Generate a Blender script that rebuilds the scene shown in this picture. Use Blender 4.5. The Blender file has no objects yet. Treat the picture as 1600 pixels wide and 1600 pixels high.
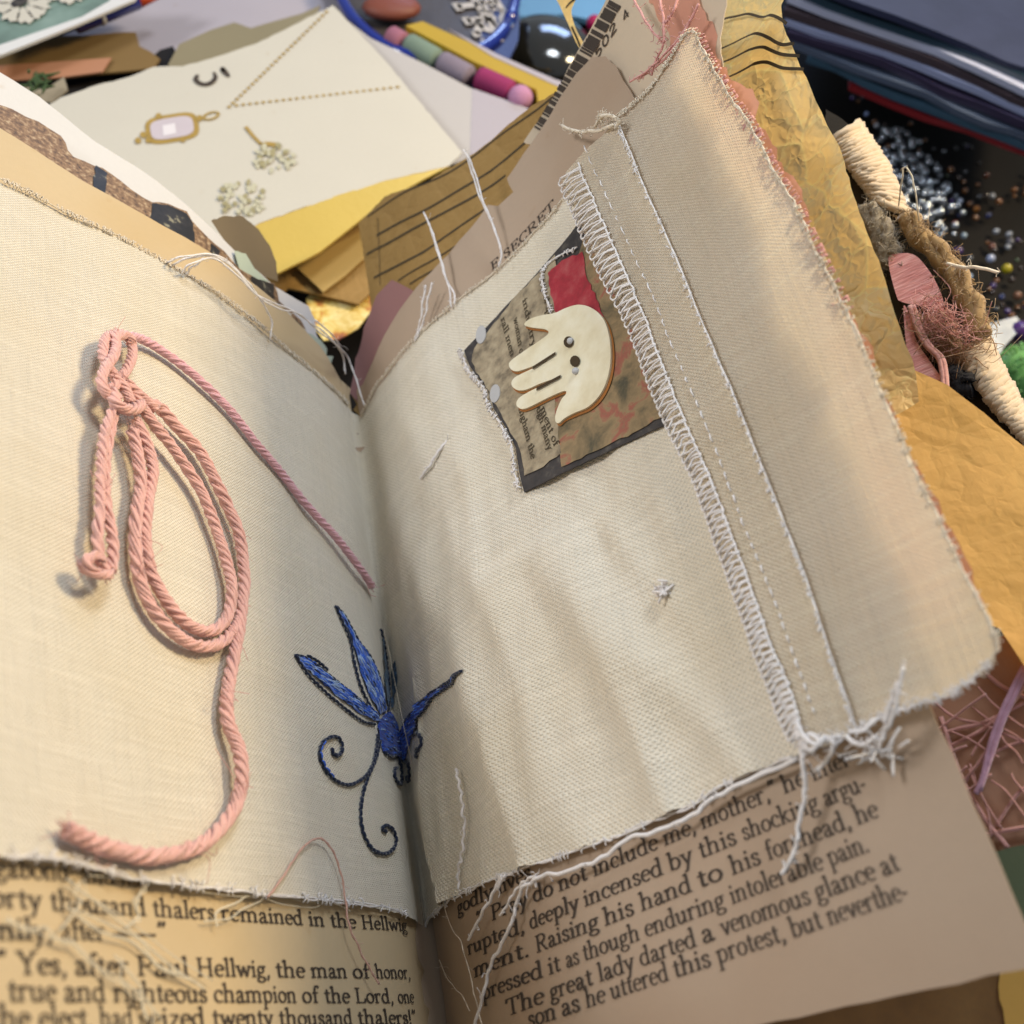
import bpy, bmesh, math, random
import numpy as np
from mathutils import Vector, noise
from mathutils.bvhtree import BVHTree
from mathutils.geometry import delaunay_2d_cdt

random.seed(7)
SC = bpy.context.scene
COL = SC.collection
K = 2.0                      # one model unit = 20 cm = 2 decimetres

# ------------------------------------------------------------------ camera
FPX = 1457.0
_Z = np.array([0.108, -0.529, -0.84]); _Z /= np.linalg.norm(_Z)
_Y = np.array([-0.194, -0.849, 0.491]); _Y -= _Z * (_Y @ _Z); _Y /= np.linalg.norm(_Y)
_X = np.cross(_Y, _Z)
RM = np.array([_X, _Y, _Z])
def ray(px, py):
    return RM @ np.array([(px - 800) / FPX, (py - 800) / FPX, 1.0])
CAM = -ray(555, 640)
cam_data = bpy.data.cameras.new('camera')
cam = bpy.data.objects.new('camera', cam_data); COL.objects.link(cam)
r_, u_, b_ = RM @ np.array([1, 0, 0]), RM @ np.array([0, -1, 0]), RM @ np.array([0, 0, -1])
from mathutils import Matrix
M4 = Matrix(((r_[0], u_[0], b_[0], CAM[0] * K), (r_[1], u_[1], b_[1], CAM[1] * K),
             (r_[2], u_[2], b_[2], CAM[2] * K), (0, 0, 0, 1)))
cam.matrix_world = M4
cam_data.sensor_fit = 'HORIZONTAL'; cam_data.sensor_width = 36
cam_data.lens = FPX / 1600 * 36
cam_data.clip_start = 0.01; cam_data.clip_end = 200
cam_data.dof.use_dof = True
cam_data.dof.focus_distance = 0.70 * K
cam_data.dof.aperture_fstop = 2.6
SC.camera = cam

# ------------------------------------------------------------------ light
world = bpy.data.worlds.new('World'); SC.world = world; world.use_nodes = True
bg = world.node_tree.nodes['Background']
bg.inputs[0].default_value = (0.80, 0.90, 1.0, 1); bg.inputs[1].default_value = 0.32
def area(name, loc, target, size, power, col):
    d = bpy.data.lights.new(name, 'AREA'); d.shape = 'RECTANGLE'
    d.size, d.size_y = size[0] * K, size[1] * K
    d.energy = power; d.color = col
    o = bpy.data.objects.new(name, d); COL.objects.link(o)
    o.location = Vector(loc) * K
    o.rotation_euler = (Vector(target) - Vector(loc)).to_track_quat('-Z', 'Y').to_euler()
    return o
area('lamp_light', (1.75, 0.35, 1.45), (0, -0.2, 0.2), (0.45, 0.45), 225, (1.0, 0.80, 0.50))
area('window_light', (0.75, 0.75, 2.0), (0.0, -0.2, 0.2), (0.5, 0.5), 100, (0.88, 0.94, 1.0))
area('room_light', (-1.5, 0.3, 1.5), (0.1, -0.3, 0.2), (0.5, 0.5), 112, (0.92, 0.935, 0.97))
area('far_window_light', (1.3, 2.9, 1.6), (0.3, 0.3, 0.0), (1.2, 0.7), 120, (0.45, 0.62, 1.0))
SC.view_settings.view_transform = 'Standard'; SC.view_settings.look = 'None'
SC.view_settings.exposure = -0.16; SC.view_settings.gamma = 1.0
SC.view_settings.use_curve_mapping = False

# ------------------------------------------------------------------ materials
def lin(c):
    return tuple(((x / 255) / 12.92 if x / 255 <= .04045 else ((x / 255 + .055) / 1.055) ** 2.4) for x in c)
class G:
    """small helper round a node tree"""
    def __init__(s, name):
        s.m = bpy.data.materials.new(name); s.m.use_nodes = True
        s.t = s.m.node_tree; s.t.nodes.clear()
        s.out = s.t.nodes.new('ShaderNodeOutputMaterial')
    def n(s, typ, ins=None, **kw):
        nd = s.t.nodes.new(typ)
        for k, v in kw.items(): setattr(nd, k, v)
        for k, v in (ins or {}).items():
            if hasattr(v, 'is_output'): s.t.links.new(v, nd.inputs[k])
            else: nd.inputs[k].default_value = v
        return nd
    def math(s, op, a, b=None, c=None):
        ins = {0: a}
        if b is not None: ins[1] = b
        if c is not None: ins[2] = c
        return s.n('ShaderNodeMath', ins, operation=op).outputs[0]
    def mix(s, f, a, b, blend='MIX'):
        nd = s.n('ShaderNodeMix', data_type='RGBA', blend_type=blend)
        for i, v in ((0, f), (6, a), (7, b)):
            if hasattr(v, 'is_output'): s.t.links.new(v, nd.inputs[i])
            elif i == 0: nd.inputs[0].default_value = v
            else: nd.inputs[i].default_value = (*v[:3], 1)
        return nd.outputs[2]
    def uv(s): return s.n('ShaderNodeTexCoord').outputs['UV']
    def obj(s): return s.n('ShaderNodeTexCoord').outputs['Object']
    def noise(s, vec, scale, detail=3, rough=.55):
        return s.n('ShaderNodeTexNoise', {'Vector': vec, 'Scale': scale, 'Detail': detail, 'Roughness': rough}).outputs[0]
    def map(s, vec, scale, rot=0, loc=(0, 0, 0)):
        return s.n('ShaderNodeMapping', {'Vector': vec, 'Scale': scale, 'Rotation': (0, 0, rot), 'Location': loc}).outputs[0]
    def ramp(s, f, stops):
        nd = s.n('ShaderNodeValToRGB', {0: f})
        e = nd.color_ramp.elements
        while len(e) < len(stops): e.new(.5)
        for i, (p, c) in enumerate(stops):
            e[i].position = p; e[i].color = (*c[:3], 1) if hasattr(c, '__len__') else (c, c, c, 1)
        return nd.outputs[0]
    def bump(s, h, strength, dist, normal=None):
        ins = {'Height': h, 'Strength': strength, 'Distance': dist}
        if normal is not None: ins['Normal'] = normal
        return s.n('ShaderNodeBump', ins).outputs[0]
    def done(s, col, rough=.8, normal=None, trans=0, sheen=0, metal=0, spec=.3, coat=0, alpha=1, tcol=None, ior=None, transm=0):
        p = s.n('ShaderNodeBsdfPrincipled', {'Roughness': rough, 'Metallic': metal, 'Specular IOR Level': spec,
                                             'Sheen Weight': sheen, 'Coat Weight': coat})
        if transm: p.inputs['Transmission Weight'].default_value = transm
        if ior: p.inputs['IOR'].default_value = ior
        def put(sock, v):
            if hasattr(v, 'is_output'): s.t.links.new(v, sock)
            else: sock.default_value = (*v[:3], 1)
        put(p.inputs['Base Color'], col)
        if normal is not None: s.t.links.new(normal, p.inputs['Normal'])
        sh = p.outputs[0]
        if trans:
            tr = s.n('ShaderNodeBsdfTranslucent'); put(tr.inputs[0], tcol if tcol is not None else col)
            if normal is not None: s.t.links.new(normal, tr.inputs['Normal'])
            sh = s.n('ShaderNodeMixShader', {0: trans, 1: sh, 2: tr.outputs[0]}).outputs[0]
        if alpha != 1:
            tp = s.n('ShaderNodeBsdfTransparent')
            sh = s.n('ShaderNodeMixShader', {0: alpha, 1: tp.outputs[0], 2: sh}).outputs[0]
        s.t.links.new(sh, s.out.inputs[0])
        return s.m

def plain(name, rgb, rough=.6, var=.12, scale=8, **kw):
    g = G(name); c = lin(rgb)
    f = g.noise(g.obj(), scale, 4)
    col = g.mix(f, [x * (1 - var) for x in c], [min(1, x * (1 + var)) for x in c])
    return g.done(col, rough, g.bump(g.noise(g.obj(), scale * 12, 3), .25, .004), **kw)

def paper(name, rgb, var=.07, trans=0, rough=.75, fine=1.0, stain=None, crease=0, coat=0, spec=.25, alpha=1):
    """paper with fibres, mottling and optional foxing; UV is in millimetres"""
    g = G(name); c = lin(rgb); uv = g.uv()
    a = g.noise(uv, .035, 4, .6); b = g.noise(uv, .9, 4, .65); d = g.noise(g.map(uv, (3, .6, 1), .4), 1.3, 3)
    col = g.mix(a, [x * (1 - var * 1.4) for x in c], [min(1, x * (1 + var)) for x in c])
    col = g.mix(g.math('MULTIPLY', b, .5 * fine), col, [x * .86 for x in c])
    fox = g.ramp(g.noise(uv, .22, 2, .5), [(.70, 0.0), (.78, 1.0)])
    col = g.mix(g.math('MULTIPLY', fox, .25), col, [c[0] * .75, c[1] * .62, c[2] * .45])
    if stain is not None:
        st = g.ramp(g.noise(uv, .02, 3, .6), [(.5, 0.0), (.68, 1.0)])
        col = g.mix(g.math('MULTIPLY', st, .6), col, lin(stain))
    h = g.math('ADD', g.math('MULTIPLY', b, .5), g.math('MULTIPLY', d, .5))
    nrm = g.bump(h, .35, .0012 * fine)
    if crease:
        warp = g.mix(.35, uv, g.n('ShaderNodeTexNoise', {'Vector': uv, 'Scale': .12}).outputs[1], 'ADD')
        wr2 = g.mix(1.0, uv, g.mix(1.0, g.n('ShaderNodeTexNoise', {'Vector': uv, 'Scale': .3, 'Detail': 2.0}).outputs[1], (4, 4, 4), 'MULTIPLY'), 'ADD')
        for vec, sc, lim, ds in ((warp, .07, .25, .05), (wr2, .17, .22, .022), (wr2, .42, .25, .008)):
            v = g.n('ShaderNodeTexVoronoi', {'Vector': vec, 'Scale': sc}, feature='DISTANCE_TO_EDGE').outputs[0]
            nrm = g.bump(g.math('MINIMUM', v, lim), crease, ds, nrm)
            if sc < .3:
                col = g.mix(g.math('MULTIPLY', g.ramp(v, [(.0, 1.0), (.028, 0.0)]), .5 * crease), col, [min(1, x * 1.35 + .04) for x in c])
        col = g.mix(g.math('MULTIPLY', g.ramp(g.noise(uv, .06, 4, .65), [(.45, 0.0), (.62, 1.0)]), .25 * crease), col, [c[0] * .72, c[1] * .62, c[2] * .48])
    return g.done(col, rough, nrm, trans=trans, coat=coat, spec=spec, alpha=alpha)

def canvas(name, rgb, pitch=.98, trans=.3, rot=0.0, strength=1.0, dark=.30):
    """woven cotton: plain weave in UV millimetres with slubs"""
    g = G(name); c = lin(rgb); uv = g.map(g.uv(), (1, 1, 1), rot)
    wob = g.n('ShaderNodeTexNoise', {'Vector': uv, 'Scale': .08, 'Detail': 2.0}).outputs[1]
    uvw = g.mix(.9, uv, wob, 'ADD')
    sx = g.n('ShaderNodeSeparateXYZ', {0: uvw})
    k = 2 * math.pi / pitch
    su = g.math('SINE', g.math('MULTIPLY', sx.outputs[0], k)); sv = g.math('SINE', g.math('MULTIPLY', sx.outputs[1], k * 1.12))
    slu = g.noise(g.map(uvw, (1.4, .10, 1)), 1.0, 2); slv = g.noise(g.map(uvw, (.10, 1.4, 1), 0, (7, 3, 0)), 1.0, 2)
    w = g.math('MULTIPLY_ADD', g.math('MULTIPLY', su, sv), .5, .5)
    w2 = g.math('MULTIPLY_ADD', g.math('ADD', g.math('ABSOLUTE', su), g.math('ABSOLUTE', sv)), .30, 0)
    h = g.math('ADD', g.math('MULTIPLY', w, .75), w2)
    h = g.math('ADD', h, g.math('MULTIPLY', g.math('ADD', slu, slv), .9))
    amt = g.ramp(g.noise(uv, .05, 2), [(.3, .55), (.7, 1.0)])
    nrm = g.bump(h, strength, .0028)
    col = g.mix(g.math('MULTIPLY', g.math('MULTIPLY', g.math('SUBTRACT', 1.0, w), amt), dark), c, [c[0] * .60, c[1] * .55, c[2] * .46])
    col = g.mix(g.math('MULTIPLY', g.ramp(slu, [(.50, 0.0), (.68, 1.0)]), .40), col, [x * .82 for x in c])
    col = g.mix(g.math('MULTIPLY', g.ramp(slv, [(.50, 0.0), (.68, 1.0)]), .40), col, [min(1, x * 1.12) for x in c])
    big = g.noise(uv, .03, 3)
    col = g.mix(g.math('MULTIPLY', g.ramp(big, [(.45, 0.0), (.70, 1.0)]), .45), col, [c[0] * .88, c[1] * .82, c[2] * .70])
    fleck = g.ramp(g.noise(uv, 1.1, 1), [(.80, 0.0), (.83, 1.0)])
    col = g.mix(g.math('MULTIPLY', fleck, .5), col, [c[0] * .35, c[1] * .3, c[2] * .22])
    return g.done(col, .82, nrm, trans=trans, sheen=.25, spec=.35)

def yarn(name, rgb, var=.18, trans=.15, scale=60):
    g = G(name); c = lin(rgb)
    f = g.noise(g.obj(), scale, 3); f2 = g.noise(g.obj(), 3, 2)
    col = g.mix(f, [x * (1 - var) for x in c], [min(1, x * (1 + var)) for x in c])
    col = g.mix(g.math('MULTIPLY', f2, .3), col, [min(1, c[0] * 1.05), c[1] * .82, c[2] * .75])
    return g.done(col, .85, g.bump(f, .5, .006), sheen=.4, spec=.2, trans=trans)

def satin(name, ca, cb, cc, scale=1.0):
    """satin-stitch thread fill: streaks along UV x"""
    g = G(name); uv = g.uv()
    a = g.noise(g.map(uv, (.35, 3.2, 1)), 1.0 * scale, 3); b = g.noise(g.map(uv, (.8, 5.5, 1)), 1.0 * scale, 2)
    col = g.ramp(a, [(.36, lin(ca)), (.5, lin(cb)), (.66, lin(cc))])
    col = g.mix(g.math('MULTIPLY', b, .35), col, lin(ca))
    return g.done(col, .5, g.bump(b, .6, .004), sheen=.2, spec=.5)

def collage(name, stops, scale, detail=5, rough=.6, fine=.5, gloss=.5, dist=0.0):
    g = G(name); uv = g.uv()
    nd = g.n('ShaderNodeTexNoise', {'Vector': uv, 'Scale': scale, 'Detail': detail, 'Roughness': .62, 'Distortion': dist})
    col = g.ramp(nd.outputs[0], [(p, lin(c)) for p, c in stops])
    f = g.noise(uv, 1.6, 3)
    col = g.mix(g.math('MULTIPLY', f, fine), col, (.05, .04, .035))
    return g.done(col, rough, g.bump(f, .15, .001), spec=gloss)

M = {}
M['canvas'] = canvas('cotton_canvas', (238, 228, 208), .82, .12, 0, .85, .30)
M['flap'] = canvas('cotton_flap', (248, 234, 210), .66, .46, .05, .9, .30)
M['page_left'] = paper('aged_page_left', (196, 174, 138), .08, stain=(184, 156, 108))
M['page_right'] = paper('aged_page_right', (172, 150, 128), .09, stain=(158, 132, 108))
M['ink'] = plain('printing_ink', (64, 54, 46), .8, .25, 40)
M['faint_ink'] = plain('faint_pattern_ink', (66, 56, 40), .8, .25, 40)
M['white_thread'] = yarn('white_thread', (235, 232, 228), .08, .1)
M['cream_thread'] = yarn('cream_thread', (226, 214, 190), .10, .1)
M['pink_cord'] = yarn('pink_cord_yarn', (224, 178, 168), .16, .1)
M['pink_cord_pale'] = yarn('pink_cord_yarn_pale', (228, 180, 188), .14, .1)
M['pale_pink'] = yarn('pale_pink_thread', (230, 176, 166), .14, .25)
M['lilac'] = yarn('lilac_thread', (214, 172, 196), .14, .2)
M['blue_strand'] = yarn('blue_strand', (52, 112, 222), .25, 0)
M['pale_blue_strand'] = yarn('pale_blue_strand', (170, 196, 226), .15, 0)
M['navy'] = yarn('navy_thread', (18, 28, 52), .3, 0)
M['blue'] = satin('blue_satin_thread', (14, 40, 120), (44, 98, 200), (190, 210, 232))
M['deep_blue'] = satin('deep_blue_satin_thread', (10, 26, 96), (28, 60, 164), (80, 128, 206))
M['teal'] = satin('slate_satin_thread', (20, 36, 56), (48, 78, 100), (90, 130, 170))
M['kraft'] = paper('kraft_tissue', (160, 126, 72), .10, .10, .7, 1.2, crease=.25)
M['yellow_tissue'] = paper('yellow_pattern_tissue', (246, 216, 150), .08, .42, .5, .7, crease=.62)
M['orange_tissue'] = paper('orange_backlit_tissue', (236, 182, 98), .10, .34, .6, .8, crease=.15)
M['white_paper'] = paper('white_paper', (214, 211, 208), .04, .08)
M['grey_paper'] = paper('grey_paper', (178, 172, 168), .05)
M['lilac_paper'] = paper('lilac_grey_paper', (168, 160, 166), .06)
M['card'] = paper('ivory_card', (194, 187, 172), .05, 0, .6)
M['pink_paper'] = paper('dusty_pink_paper', (150, 108, 104), .06)
M['salmon_paper'] = paper('salmon_paper', (172, 122, 92), .08)
M['brown_paper'] = paper('brown_paper', (124, 98, 58), .12)
M['olive_paper'] = paper('olive_grey_paper', (134, 124, 98), .08)
M['black'] = plain('black_gap', (20, 16, 14), .7, .3)
M['wood'] = plain('dark_table_wood', (12, 9, 8), .6, .4, 6, spec=.15)
M['print_strip'] = collage('sepia_map_print', [(.30, (40, 32, 28)), (.42, (112, 84, 58)), (.55, (150, 118, 84)), (.72, (206, 184, 150))], 1.1, 8, .6, .3)
M['dark_print'] = collage('black_photo_print', [(.45, (18, 18, 20)), (.60, (40, 38, 38)), (.66, (150, 144, 120)), (.75, (30, 30, 30))], .25, 6, .5, .2)
M['news'] = collage('newsprint', [(.3, (96, 84, 66)), (.5, (158, 142, 114)), (.7, (186, 170, 140))], .35, 6, .6, .25)
M['floral_print'] = collage('faded_floral_print', [(.30, (70, 66, 44)), (.44, (128, 108, 74)), (.54, (150, 126, 88)), (.62, (156, 84, 66)), (.70, (132, 112, 78))], .20, 5, .55, .35, dist=.6)
M['red_print'] = collage('crimson_print', [(.3, (120, 18, 30)), (.5, (162, 32, 48)), (.72, (176, 84, 84))], .22, 4, .5, .15)
M['dark_border'] = collage('dark_card_border', [(.3, (26, 24, 28)), (.55, (52, 48, 48)), (.75, (110, 104, 92))], .4, 5, .5, .2)
M['flower_paper'] = collage('yellow_flower_print', [(.28, (110, 54, 66)), (.38, (196, 128, 58)), (.46, (214, 182, 88)), (.60, (238, 216, 150)), (.72, (176, 150, 60))], .16, 4, .5, .1, dist=1.2)
M['button'] = collage('cream_button', [(.3, (206, 192, 156)), (.5, (222, 212, 182)), (.7, (232, 226, 204))], .12, 5, .4, .06)
M['silver'] = plain('grey_snap', (176, 174, 172), .45, .12, 14)
M['dark_hole'] = plain('dark_hole', (60, 46, 26), .6, .2)
M['brown_rim'] = plain('brown_rim_shading', (150, 96, 44), .6, .2)  # shading of the button's rim as a flat brown

# ------------------------------------------------------------------ object helpers
def link(name, me, mat=None, parent=None, smooth=True):
    o = bpy.data.objects.new(name, me); COL.objects.link(o)
    if mat is not None:
        for m in (mat if isinstance(mat, list) else [mat]): me.materials.append(m)
    if parent is not None: o.parent = parent
    if smooth and len(me.polygons): me.polygons.foreach_set('use_smooth', [True] * len(me.polygons))
    return o
def tag(o, label=None, cat=None, group=None, kind=None):
    if label: o['label'] = label
    if cat: o['category'] = cat
    if group: o['group'] = group
    if kind: o['kind'] = kind
    return o
def empty(name, label, cat, group=None):
    o = bpy.data.objects.new(name, None); COL.objects.link(o); o.empty_display_size = .05
    return tag(o, label, cat, group)
def from_data(name, verts, faces, mat, parent=None, uvs=None, smooth=True, mats=None):
    me = bpy.data.meshes.new(name); me.from_pydata([tuple(v) for v in verts], [], faces)
    if uvs is not None:
        ul = me.uv_layers.new(name='UVMap')
        idx = np.empty(len(me.loops), dtype=np.int32); me.loops.foreach_get('vertex_index', idx)
        ul.data.foreach_set('uv', np.asarray(uvs, dtype=np.float32)[idx].ravel())
    if mats is not None:
        me.update()
        for p, i in zip(me.polygons, mats): p.material_index = i
    return link(name, me, mat, parent, smooth)

def crom(pts, n=8, closed=False):
    P = [np.asarray(p, float) for p in pts]
    if len(P) < 3: 
        return [P[0] + (P[-1] - P[0]) * i / n for i in range(n + 1)]
    out = []
    N = len(P)
    rng = range(N) if closed else range(N - 1)
    for i in rng:
        p1, p2 = P[i], P[(i + 1) % N]
        p0 = P[i - 1] if (i > 0 or closed) else 2 * p1 - p2
        p3 = P[(i + 2) % N] if (i + 2 < N or closed) else 2 * p2 - p1
        for j in range(n):
            t = j / n
            out.append(.5 * ((2 * p1) + (-p0 + p2) * t + (2 * p0 - 5 * p1 + 4 * p2 - p3) * t * t + (-p0 + 3 * p1 - 3 * p2 + p3) * t ** 3))
    if not closed: out.append(P[-1])
    return out

class TB:
    """collects tubes into one mesh"""
    def __init__(s): s.v = []; s.f = []
    def tube(s, pts, r, sides=6, taper=(1, 1), rfun=None):
        P = [np.asarray(p, float) for p in pts]; n = len(P)
        if n < 2: return s
        T = [P[min(i + 1, n - 1)] - P[max(i - 1, 0)] for i in range(n)]
        T = [t / (np.linalg.norm(t) + 1e-12) for t in T]
        a = np.array([0, 0, 1.0]) if abs(T[0][2]) < .9 else np.array([1.0, 0, 0])
        N = a - T[0] * (a @ T[0]); N /= np.linalg.norm(N)
        base = len(s.v)
        for i in range(n):
            N = N - T[i] * (N @ T[i]); N /= (np.linalg.norm(N) + 1e-12); B = np.cross(T[i], N)
            f = i / (n - 1); rr = r * (taper[0] + (taper[1] - taper[0]) * f)
            if rfun: rr *= rfun(f)
            for k in range(sides):
                an = 2 * math.pi * k / sides
                s.v.append(P[i] + (N * math.cos(an) + B * math.sin(an)) * rr)
        for i in range(n - 1):
            for k in range(sides):
                k2 = (k + 1) % sides
                s.f.append((base + i * sides + k, base + i * sides + k2, base + (i + 1) * sides + k2, base + (i + 1) * sides + k))
        s.f.append(tuple(base + k for k in range(sides))[::-1]); s.f.append(tuple(base + (n - 1) * sides + k for k in range(sides)))
        return s
    def blob(s, c, r, seg=10, squash=(1, 1, 1)):
        base = len(s.v); c = np.asarray(c, float); rings = seg // 2
        for i in range(rings + 1):
            th = math.pi * i / rings
            for k in range(seg):
                ph = 2 * math.pi * k / seg
                s.v.append(c + r * np.array([math.sin(th) * math.cos(ph) * squash[0], math.sin(th) * math.sin(ph) * squash[1], math.cos(th) * squash[2]]))
        for i in range(rings):
            for k in range(seg):
                k2 = (k + 1) % seg
                s.f.append((base + i * seg + k, base + i * seg + k2, base + (i + 1) * seg + k2, base + (i + 1) * seg + k))
        return s
    def build(s, name, mat, parent=None):
        return from_data(name, s.v, s.f, mat, parent)

# ------------------------------------------------------------------ the surfaces things lie on
def _profile(pl, n=400, smin=-.9, smax=.9):
    """resample a polyline of (x, z) through the gutter by arc length, gutter at s = 0"""
    P = np.array(crom([np.array(p) for p in pl], 12))
    d = np.r_[0, np.cumsum(np.linalg.norm(np.diff(P, axis=0), axis=1))]
    g = d[np.argmin(np.linalg.norm(P, axis=1))]
    s = np.linspace(smin, smax, n)
    q = np.c_[np.interp(s + g, d, P[:, 0]), np.interp(s + g, d, P[:, 1])]
    ker = np.exp(-np.linspace(-2, 2, 9) ** 2); ker /= ker.sum()
    pad = np.pad(q, ((4, 4), (0, 0)), 'edge')
    pad[:4] = q[0] + (q[0] - q[1]) * np.arange(4, 0, -1)[:, None]; pad[-4:] = q[-1] + (q[-1] - q[-2]) * np.arange(1, 5)[:, None]
    return s, np.c_[np.convolve(pad[:, 0], ker, 'valid'), np.convolve(pad[:, 1], ker, 'valid')]
BOT = [(-.42, .92), (-.30, .64), (-.245, .51), (-.188, .384), (-.153, .306), (-.106, .22), (-.036, .086), (-.015, .040), (0, 0),
       (.022, .10), (.062, .19), (.108, .25), (.147, .296), (.188, .346), (.222, .385), (.25, .43), (.275, .49), (.36, .74), (.42, .9)]
TOP = [(-.62, .63), (-.45, .48), (-.32, .366), (-.252, .307), (-.216, .275), (-.156, .221), (-.111, .172), (-.061, .099), (-.018, .028), (0, 0),
       (.03, .055), (.062, .11), (.1, .156), (.146, .204), (.19, .268), (.224, .345), (.265, .423), (.30, .49), (.40, .68), (.5, .87)]
_S, _B = _profile(BOT); _, _T = _profile(TOP)
YB = -.517
def book_fn(s, v):
    t = (v - YB) / -YB
    t = max(-.35, min(1.25, t))
    i = (s + .9) / 1.8 * (len(_S) - 1); i = max(0, min(len(_S) - 1.001, i)); k = int(i); f = i - k
    b = _B[k] * (1 - f) + _B[k + 1] * f; q = _T[k] * (1 - f) + _T[k + 1] * f
    p = b + (q - b) * t
    return np.array([p[0], v, p[1]])

class Surf:
    def __init__(s, fn, s0, s1, v0, v1, n=110):
        s.fn = fn; s.r = (s0, s1, v0, v1); s.n = n; s.bvh = {}
    def normal(s, a, b):
        e = .004
        du = s.fn(a + e, b) - s.fn(a - e, b); dv = s.fn(a, b + e) - s.fn(a, b - e)
        n = np.cross(du, dv); n /= np.linalg.norm(n) + 1e-12
        return n if n @ (CAM - s.fn(a, b)) > 0 else -n
    def pos(s, a, b, h=0):
        return (s.fn(a, b) + s.normal(a, b) * h) * K
    def _tree(s, h):
        h = round(h, 4)
        if h not in s.bvh:
            s0, s1, v0, v1 = s.r; n = s.n
            S = np.linspace(s0, s1, n + 1); V = np.linspace(v0, v1, n + 1)
            vs = [tuple(s.fn(a, b) + (s.normal(a, b) * h if h else 0)) for a in S for b in V]
            fs, ps = [], []
            for i in range(n):
                for j in range(n):
                    q = (i * (n + 1) + j, (i + 1) * (n + 1) + j, (i + 1) * (n + 1) + j + 1, i * (n + 1) + j + 1)
                    fs.append((q[0], q[1], q[2])); fs.append((q[0], q[2], q[3]))
            s.bvh[h] = (BVHTree.FromPolygons([Vector(v) for v in vs], fs), vs, fs, S, V)
        return s.bvh[h]
    def pix(s, px, py, h=0):
        """pixel of the photograph -> (s, v) on the surface"""
        tr, vs, fs, S, V = s._tree(h)
        loc, nrm, idx, d = tr.ray_cast(Vector(CAM), Vector(ray(px, py)))
        if loc is None:
            raise ValueError('ray misses surface at %s %s' % (px, py))
        f = fs[idx]; P = np.array(loc)
        a, b, c = (np.array(vs[i]) for i in f)
        v0, v1, v2 = b - a, c - a, P - a
        d00, d01, d11, d20, d21 = v0 @ v0, v0 @ v1, v1 @ v1, v2 @ v0, v2 @ v1
        den = d00 * d11 - d01 * d01
        w1 = (d11 * d20 - d01 * d21) / den; w2 = (d00 * d21 - d01 * d20) / den; w0 = 1 - w1 - w2
        n1 = s.n + 1
        sv = [(S[i // n1], V[i % n1]) for i in f]
        return np.array(sv[0]) * w0 + np.array(sv[1]) * w1 + np.array(sv[2]) * w2
    def at(s, px, py, h=0):
        """point seen at this pixel, h above the surface"""
        a, b = s.pix(px, py); p = s.fn(a, b); n = s.normal(a, b)
        d = ray(px, py); d /= np.linalg.norm(d)
        return (p - d * (h / max(.25, abs(n @ d)))) * K

def plane(z, tilt=(0, 0)):
    return Surf(lambda a, b: np.array([a, b, z + a * tilt[0] + b * tilt[1]]), -3, 4, -2, 6, 4)
def tilt_page(deg, off=-.02, amp=0, fx=3, twist=0):
    def fn(a, b):
        A = math.radians(deg + twist * (b + .25))
        w = amp * noise.noise(Vector((a * fx, b * fx, deg)))
        return np.array([a * math.cos(A) - w * math.sin(A), b, off + a * math.sin(A) + w * math.cos(A)])
    return Surf(fn, -.1, 1.4, -1.2, 1.4, 70)
W = Surf(book_fn, -.85, .85, -.95, 1.0, 170)

def inside(poly, p):
    x, y = p; c = False; n = len(poly)
    for i in range(n):
        x1, y1 = poly[i]; x2, y2 = poly[i - 1]
        if (y1 > y) != (y2 > y) and x < (x2 - x1) * (y - y1) / (y2 - y1) + x1: c = not c
    return c
def densify(poly, step, jit=0, seed=0, closed=True):
    rnd = random.Random(seed); out = []
    n = len(poly)
    for i in range(n if closed else n - 1):
        a, b = np.array(poly[i], float), np.array(poly[(i + 1) % n], float)
        m = max(1, int(np.linalg.norm(b - a) / step))
        for j in range(m):
            p = a + (b - a) * j / m
            if jit and j: p = p + np.array([rnd.uniform(-jit, jit), rnd.uniform(-jit, jit)])
            out.append(p)
    if not closed: out.append(np.array(poly[-1], float))
    return out
def sheet_sv(name, surf, poly, h, mat, parent=None, step=.02, edge=.01, jit=0, thick=0, seed=1, uvscale=200.0, holes=()):
    """a sheet with outline poly in (s, v), lying h (number or function) above surf"""
    b = densify(poly, edge, jit, seed)
    xs = [p[0] for p in b]; ys = [p[1] for p in b]
    pts = [tuple(p) for p in b]; nb = len(pts)
    x = min(xs) + step * .5; r = 0
    while x < max(xs):
        y = min(ys) + step * (.5 if r % 2 else .25)
        while y < max(ys):
            if inside(pts[:nb], (x, y)): pts.append((x, y))
            y += step
        x += step * .9; r += 1
    vv, ee, ff, *_ = delaunay_2d_cdt([Vector(p) for p in pts], [], [list(range(nb))], 1, 1e-6)
    hf = h if callable(h) else (lambda a, c: h)
    V = [surf.pos(p[0], p[1], hf(p[0], p[1])) for p in vv]
    faces = []
    for f in ff:
        a, c, d = (np.array(V[i]) for i in f[:3])
        n = np.cross(c - a, d - a)
        faces.append(tuple(f) if n @ (CAM * K - a) > 0 else tuple(f)[::-1])
    o = from_data(name, V, faces, mat, parent, [(p[0] * uvscale * (1.3 if p[0] < 0 and uvscale < 200 else 1), p[1] * uvscale * (1 + .3 * max(0, min(1, -p[0] / .05)) * (uvscale < 200))) for p in vv])
    if thick:
        md = o.modifiers.new('thickness', 'SOLIDIFY'); md.thickness = thick * K; md.offset = -1
        es = o.modifiers.new('crisp_edges', 'EDGE_SPLIT'); es.split_angle = math.radians(50)
    return o
def sheet(name, surf, pix, h, mat, parent=None, hb=None, **kw):
    hb = hb if hb is not None else (0 if callable(h) else h)
    return sheet_sv(name, surf, [surf.pix(x, y, hb) for x, y in pix], h, mat, parent, **kw)
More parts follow.
